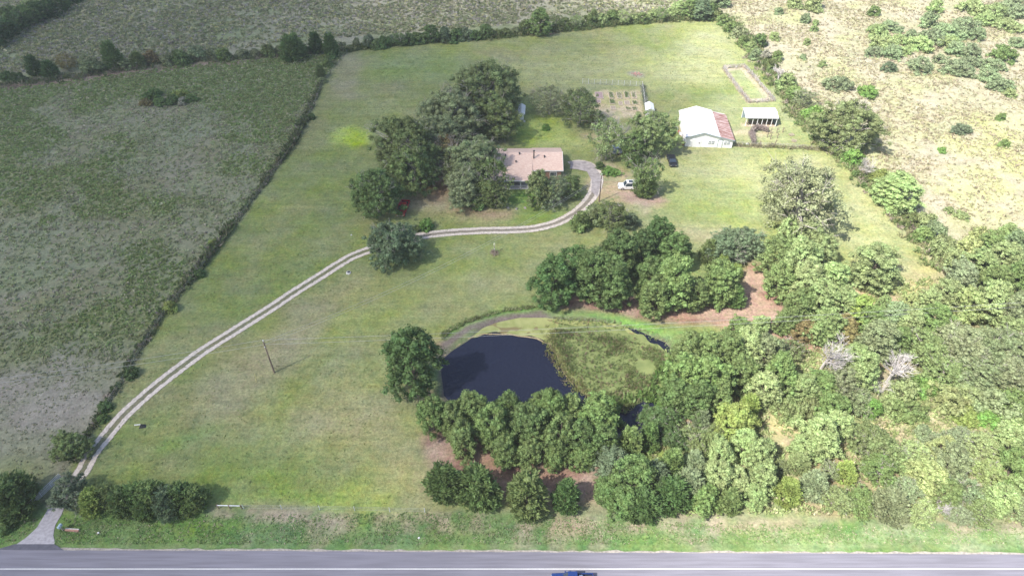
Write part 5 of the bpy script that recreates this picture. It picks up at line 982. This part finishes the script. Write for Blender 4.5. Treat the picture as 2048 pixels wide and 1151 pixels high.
# house grove
GH = 'trees around the house'
for a_ in [(975, 178, 62, 'O', 'og2', 1.0, 'tallest dull green oak at the back of the grove behind the house'), (990, 228, 46, 'O', 'og', 1.0, 'dark oak just left of the narrow white shed'), (905, 225, 56, 'O', 'gg', 1.0, 'grey-green oak in the back middle of the grove'),
           (880, 270, 50, 'O', 'gg', .9, 'greyish oak in the centre of the grove'), (812, 290, 62, 'O', 'og', 1.0, 'big oak at the left edge of the grove, above the lower round one'), (826, 332, 50, 'O', 'og', 1.0, 'broad oak directly behind the red pickup'),
           (752, 380, 45, 'O', 'mg', 1.1, 'rounded deep green oak at the left end of the grove beside the red pickup'), (893, 305, 34, 'T', 'br', 1.0, 'sparse brownish tree in the middle of the grove left of the house'),
           (870, 318, 38, 'Q', 'gg', 1.0, 'airy pale-limbed tree in the gap between grove and house oaks'), (908, 352, 26, 'T', 'og2', 1.0, 'thin young tree at the foot of the gap behind the red pickup'),
           (950, 318, 48, 'O', 'gg', 1.1, 'grey-green oak leaning over the left end of the house roof'), (985, 352, 34, 'T', 'og', 1.3, 'thin olive tree touching the left side of the house roof'), (930, 368, 38, 'O', 'gg', 1.0, 'pale-twigged oak in front of the left end of the house'),
           (982, 385, 26, 'O', 'og', 1.2, 'small oak before the porch, right of the pale-twigged oak'), (918, 392, 16, 'S', 'lg', 1.2, 'light green shrub at the left foot of the pale-twigged oak'), (955, 402, 18, 'S', 'mg', 1.0, 'rounded shrub under the trees before the porch'),
           (1076, 376, 25, 'P', 'og2', 1.25, 'slender green tree in front of the house roof centre'), (1108, 378, 32, 'Q', 'sg', 1.2, 'silvery tree with pale limbs before the right end of the house'), (1140, 370, 26, 'O', 'og', .9, 'low olive tree inside the turning loop'),
           (1100, 198, 36, 'Q', 'wg', 1.0, 'nearly bare pale tree behind the house, left of the garden'), (1162, 210, 40, 'Q', 'og2', 1.15, 'open olive-crowned tree at the left end of the garden'), (1190, 240, 16, 'W', 'br', 1.0, 'brown-red bush at the near left corner of the garden'),
           (1092, 254, 8, 'S', 'vg', 1.1, 'tiny bright shrub alone on the lawn behind the house'), (1216, 275, 34, 'T', 'lg', 1.3, 'light green pecan left of the pale blue trailer'), (1240, 262, 17, 'B', 'gy', 1.1, 'grey leafless tree rising between the two light green pecans'),
           (1308, 262, 44, 'O', 'lg', 1.15, 'large light green pecan left of the white barn'), (1270, 290, 32, 'O', 'pg', 1.1, 'green tree between the pecan and the pale blue trailer'), (1296, 350, 29, 'T', 'pg', 1.5, 'upright pecan with pale limbs right behind the white SUV'), (1293, 366, 21, 'C', 'pg', .9, 'dense lower tree right of the white SUV'),
           (1222, 342, 15, 'W', 'vg', 1.1, 'bright low shrub above the utility pole by the turning loop'), (1200, 330, 9, 'S', 'mg', 1.0, 'small dark shrub at the top of the turning loop'),
           (785, 484, 51, 'O', 'bg', .95, 'round grey-green tree overhanging the bend of the drive'), (800, 470, 30, 'O', 'sg', 1.0, 'silvery upper half of the paired round trees at the drive bend'), (853, 447, 14, 'S', 'vg', 1.1, 'small bright green round shrub beside the drive'), (832, 456, 9, 'S', 'og', 1.0, 'small dull shrub just left of the bright round shrub'),
           (1163, 441, 23, 'S', 'og', 1.0, 'left shrub of the clump below the turning loop'), (1192, 428, 25, 'S', 'gg', 1.0, 'airy grey-green shrub in the clump below the turning loop'), (1222, 430, 30, 'T', 'og', 1.1, 'largest bush of the clump below the turning loop'), (1238, 424, 14, 'C', 'og', 1.0, 'pointed bush rising in the clump below the turning loop'), (1262, 440, 17, 'S', 'bg', 1.0, 'rightmost bush of the clump below the turning loop'),
           (1606, 388, 86, 'Q', 'wg', 1.0, 'huge airy pale oak alone on the right lawn'), (1600, 378, 58, 'Q', 'wg', 1.2, 'pale upright crown rising in the middle of the huge airy oak'),
           (1750, 530, 52, 'P', 'lg', .62, 'lone spreading pine on the right lawn with its trunk showing'), (823, 722, 56, 'P', 'dg', 1.1, 'big round dark pine at the left end of the pond')]:
    plant(a_[0], a_[1], a_[2] * (1.08 if a_[3] == 'O' and a_[1] < 400 and a_[0] < 1020 else 1), a_[3], a_[4], a_[6], GH if a_[1] < 460 and a_[0] < 1350 else None, a_[5])
row([(1105, 562, 43, 'P', 'dg'), (1150, 535, 38, 'P', 'dg'), (1185, 548, 45, 'P', 'mg'), (1236, 508, 42, 'P', 'mg'), (1225, 565, 42, 'P', 'mg'), (1285, 500, 36, 'P', 'dg'), (1318, 475, 32, 'P', 'dg', 1.1), (1300, 555, 36, 'P', 'mg'), (1350, 505, 34, 'P', 'mg'), (1350, 562, 46, 'P', 'pg'), (1310, 590, 34, 'P', 'og'), (1392, 590, 28, 'P', 'og', .9),
     (1440, 562, 40, 'P', 'pg', .95), (1418, 500, 18, 'C', 'og'), (1446, 522, 15, 'C', 'yg', .8), (1472, 540, 14, 'C', 'yg', .8), (1450, 490, 36, 'O', 'bg', .95), (1485, 482, 38, 'O', 'bg', 1.0), (1470, 590, 20, 'C', 'mg', .9)], 'in the dark grove above the pond', 'trees of the dark grove above the pond')
row([(865, 828, 34, 'P', 'pg', 1.0), (905, 838, 34, 'P', 'pg', .95), (945, 820, 36, 'P', 'pg'), (925, 875, 34, 'P', 'pg'), (985, 850, 40, 'P', 'pg'), (1020, 810, 32, 'P', 'mg'), (1010, 900, 32, 'P', 'pg', .9), (1055, 850, 42, 'P', 'mg'), (1060, 905, 30, 'P', 'pg', .9), (1105, 815, 36, 'P', 'pg', 1.1), (1120, 870, 40, 'P', 'pg'), (1145, 815, 32, 'P', 'pg', 1.1),
     (1165, 880, 38, 'P', 'mg'), (1195, 830, 42, 'P', 'pg', 1.1), (1110, 915, 24, 'P', 'pg', .9), (1205, 880, 34, 'P', 'mg'), (1165, 912, 26, 'P', 'pg', .9), (1080, 800, 26, 'P', 'pg', 1.1)], 'in the pines between pond and road', 'pines between the pond and the road')
row([(889, 960, 36, 'C', 'mg', .95), (955, 968, 42, 'C', 'mg', .88), (1055, 984, 42, 'C', 'og', .95), (1133, 989, 30, 'C', 'dg', .9)], 'of four rounded cedars by the road', 'rounded cedars by the road')
row([(25, 985, 44, 'C', 'mg', .68), (138, 888, 36, 'O', 'pg', .8), (14, 1052, 14, 'S', 'mg'), (135, 982, 38, 'O', 'bg', 1.0), (186, 1000, 28, 'C', 'yg', .75), (215, 990, 26, 'C', 'og', .8), (245, 998, 30, 'C', 'mg', .8), (275, 990, 30, 'C', 'mg', .8), (305, 990, 32, 'C', 'pg', .8), (335, 1000, 30, 'C', 'bg', .8), (360, 992, 30, 'C', 'mg', .8), (388, 995, 27, 'C', 'og', .75), (290, 1010, 24, 'C', 'mg', .8)],
    'by the gate and front cedar hedge', 'trees at the gate and in the front cedar hedge')
# the right-hand wood, in bands from far to near
row([(1575, 466, 26, 'P', 'lg'), (1620, 478, 32, 'P', 'lg'), (1560, 510, 34, 'P', 'pg'), (1600, 525, 42, 'P', 'lg'), (1648, 505, 30, 'P', 'lg'), (1560, 560, 34, 'P', 'pg', .9), (1612, 565, 42, 'P', 'lg', .9), (1665, 560, 34, 'P', 'lg', .9), (1600, 612, 36, 'P', 'pg', .9), (1640, 600, 40, 'P', 'lg', .9), (1685, 608, 34, 'P', 'lg', .9), (1575, 640, 26, 'P', 'pg', .9),
     (1718, 622, 32, 'P', 'yg', .9), (1650, 650, 36, 'P', 'og2', .8), (1612, 660, 26, 'P', 'br', .7), (1690, 655, 30, 'P', 'br', .7), (1740, 640, 30, 'P', 'pg', .9)], 'in the pale pines below the airy oak', 'pines below the huge airy oak')
row([(1771, 606, 16, 'P', 'lg', .9), (1790, 632, 32, 'P', 'lg', .9), (1822, 602, 17, 'P', 'lg', .9), (1820, 645, 34, 'P', 'lg', .9), (1758, 680, 40, 'P', 'lg', .9), (1800, 680, 30, 'P', 'pg', .9), (1860, 600, 26, 'P', 'lg', .8), (1895, 590, 34, 'P', 'lg', .9), (1868, 640, 34, 'P', 'pg', .9), (1935, 610, 38, 'P', 'lg', .9), (1985, 600, 38, 'P', 'lg', .9), (2030, 620, 40, 'P', 'lg', .9)],
    'in the wood right of the lone pine', 'trees right of the lone pine')
row([(1905, 515, 28, 'W', 'lg', 1.4), (1925, 550, 34, 'P', 'lg', .8), (1940, 490, 26, 'W', 'lg', 1.4), (1960, 525, 34, 'P', 'lg', .8), (1985, 485, 28, 'P', 'pg', .7), (1990, 560, 38, 'P', 'lg', .8), (2010, 515, 34, 'P', 'lg', .8), (2035, 485, 30, 'P', 'sg', .8), (2035, 555, 36, 'P', 'pg', .8), (1960, 465, 18, 'S', 'lg'), (2020, 460, 18, 'S', 'lg'), (2048, 520, 30, 'P', 'lg', .8)],
    'in the wood touching the dry field', 'trees beside the dry field')
row([(1378, 700, 34, 'P', 'pg'), (1415, 700, 36, 'P', 'pg'), (1370, 745, 36, 'P', 'pg'), (1420, 750, 42, 'P', 'pg'), (1455, 700, 36, 'P', 'pg'), (1495, 690, 34, 'P', 'lg'), (1485, 745, 34, 'P', 'pg'), (1535, 700, 34, 'P', 'gg'), (1560, 745, 36, 'P', 'pg'), (1530, 775, 32, 'P', 'lg'), (1350, 790, 32, 'P', 'mg'), (1395, 795, 36, 'P', 'mg'), (1440, 790, 30, 'P', 'pg'), (1580, 700, 26, 'T', 'og2'), (1520, 650, 22, 'P', 'lg', .8), (1480, 655, 24, 'P', 'pg', .8)],
    'in the pines right of the pond', 'pines at the right end of the pond')
row([(1640, 768, 32, 'P', 'pg', .8), (1605, 775, 28, 'P', 'lg'), (1685, 765, 38, 'O', 'gg'), (1660, 696, 42, 'B', 'gy', .8, 'pinkish bare many-branched tree amid the wood right of the pond'), (1728, 742, 34, 'P', 'lg'), (1797, 722, 30, 'B', 'gy', 1.2, 'tall white dead tree standing in the wood'), (1765, 775, 17, 'B', 'gy', .8, 'small white dead tree left of the tall dead one'),
     (1722, 800, 28, 'O', 'gg'), (1745, 815, 18, 'P', 'vg'), (1575, 818, 30, 'W', 'og2', 1.3), (1620, 820, 34, 'W', 'og2', 1.3), (1665, 815, 34, 'P', 'pg', .8), (1712, 715, 26, 'P', 'lg'), (1557, 790, 13, 'B', 'gy', .8, 'small grey bare bush at the left side of the wood')], 'in the wood around the bare tree', 'trees around the bare pinkish tree')
row([(1860, 700, 42, 'O', 'og2', .9), (1925, 690, 56, 'O', 'gg', .8), (1990, 690, 52, 'O', 'gg', .85), (2040, 700, 46, 'O', 'gg', .85), (1890, 738, 40, 'O', 'og2', .8), (1960, 738, 46, 'O', 'gg', .8), (2025, 745, 46, 'O', 'gg', .8), (1840, 660, 24, 'O', 'pg', .9), (2020, 658, 30, 'P', 'lg', .8)], 'of the dull oaks at right edge', 'spreading oaks at the right edge')
row([(1808, 785, 34, 'W', 'lg', 1.1), (1850, 770, 36, 'W', 'vg', 1.0), (1895, 795, 40, 'W', 'lg', 1.1), (1940, 790, 40, 'W', 'lg', 1.0), (1985, 800, 42, 'W', 'lg', 1.1), (2030, 805, 42, 'W', 'lg', 1.1), (1820, 820, 34, 'W', 'pg', 1.1), (1780, 812, 26, 'W', 'lg', 1.0), (1930, 828, 30, 'W', 'yg', .8), (1975, 835, 28, 'W', 'vg', .8), (2040, 845, 30, 'W', 'lg', .8)],
    'in the brambles below the dull oaks', 'brambles below the spreading oaks')
row([(1262, 880, 26, 'C', 'pg', 1.0), (1300, 870, 22, 'C', 'mg'), (1323, 838, 34, 'O', 'dg', .9), (1345, 870, 28, 'O', 'dg', .9), (1300, 825, 22, 'O', 'dg', .9), (1404, 835, 19, 'C', 'sg', .9), (1385, 870, 28, 'T', 'og2', .9), (1425, 870, 30, 'O', 'og', .9), (1470, 840, 38, 'P', 'yg', .9), (1440, 905, 30, 'P', 'lg', .9), (1490, 885, 30, 'P', 'lg', .9), (1400, 905, 26, 'O', 'og', .9), (1519, 905, 32, 'P', 'lg', .9),
     (1500, 810, 22, 'C', 'yg', .9)], 'in the dark gully below the pond', 'trees in the gully below the pond')
row([(1640, 872, 42, 'P', 'lg', .85), (1672, 850, 32, 'P', 'lg', .9), (1612, 895, 30, 'P', 'lg', .8), (1752, 885, 44, 'O', 'og2', .95), (1790, 912, 34, 'O', 'lg', .9), (1760, 935, 36, 'O', 'pg', .9), (1847, 862, 18, 'S', 'sg', .8), (1868, 880, 20, 'S', 'sg', .8), (1826, 905, 30, 'O', 'lg', .9)], 'around the straw clearings of the wood', 'trees around the clearings of the wood')
row([(1230, 930, 38, 'P', 'bg', .9), (1265, 950, 44, 'P', 'mg', .95), (1215, 975, 30, 'P', 'mg', .8), (1245, 1000, 36, 'P', 'mg', .8), (1290, 1005, 36, 'C', 'dg', .7), (1310, 950, 30, 'C', 'bg', .9), (1343, 925, 27, 'C', 'pg', .95), (1345, 985, 38, 'C', 'dg', .75), (1380, 965, 30, 'C', 'sg', .9), (1390, 925, 24, 'C', 'sg', .9), (1410, 995, 30, 'P', 'pg', .8), (1437, 950, 34, 'P', 'lg', .9), (1475, 960, 28, 'P', 'lg', .85), (1460, 1000, 26, 'C', 'pg', .8),
     (1527, 955, 34, 'P', 'lg', .9), (1510, 990, 26, 'P', 'lg', .8), (1577, 980, 27, 'C', 'yg', .8), (1560, 935, 18, 'O', 'og2', .9), (1628, 968, 26, 'C', 'sg', 1.0), (1600, 925, 20, 'C', 'lg', .9), (1660, 940, 22, 'T', 'gg', .9), (1691, 942, 21, 'C', 'yg', .9), (1672, 995, 30, 'O', 'og2', .9), (1722, 1000, 30, 'O', 'pg', .85)],
    'in the roadside wood, left part', 'trees at the near edge of the wood, left part')
row([(1781, 1008, 36, 'C', 'gg', .75), (1815, 975, 32, 'O', 'lg', .9), (1855, 955, 40, 'P', 'lg', .8), (1847, 1020, 32, 'O', 'lg', .8), (1905, 925, 40, 'P', 'lg', .8), (1890, 985, 36, 'P', 'lg', .8), (1925, 975, 34, 'T', 'sg', .9), (1961, 1018, 34, 'O', 'og2', .85), (1920, 1025, 26, 'O', 'lg', .8), (1984, 945, 38, 'O', 'lg', .85), (2000, 995, 34, 'P', 'lg', .8), (2035, 1010, 36, 'O', 'lg', .85), (2030, 930, 40, 'P', 'lg', .8), (1965, 885, 36, 'O', 'lg', .8),
     (2015, 880, 34, 'P', 'lg', .8), (1925, 872, 30, 'O', 'lg', .8), (1885, 895, 28, 'P', 'lg', .8), (2045, 970, 34, 'P', 'lg', .8), (1875, 1010, 20, 'B', 'gy', .8)],
    'in the roadside wood, right part', 'trees at the near edge of the wood, right part')
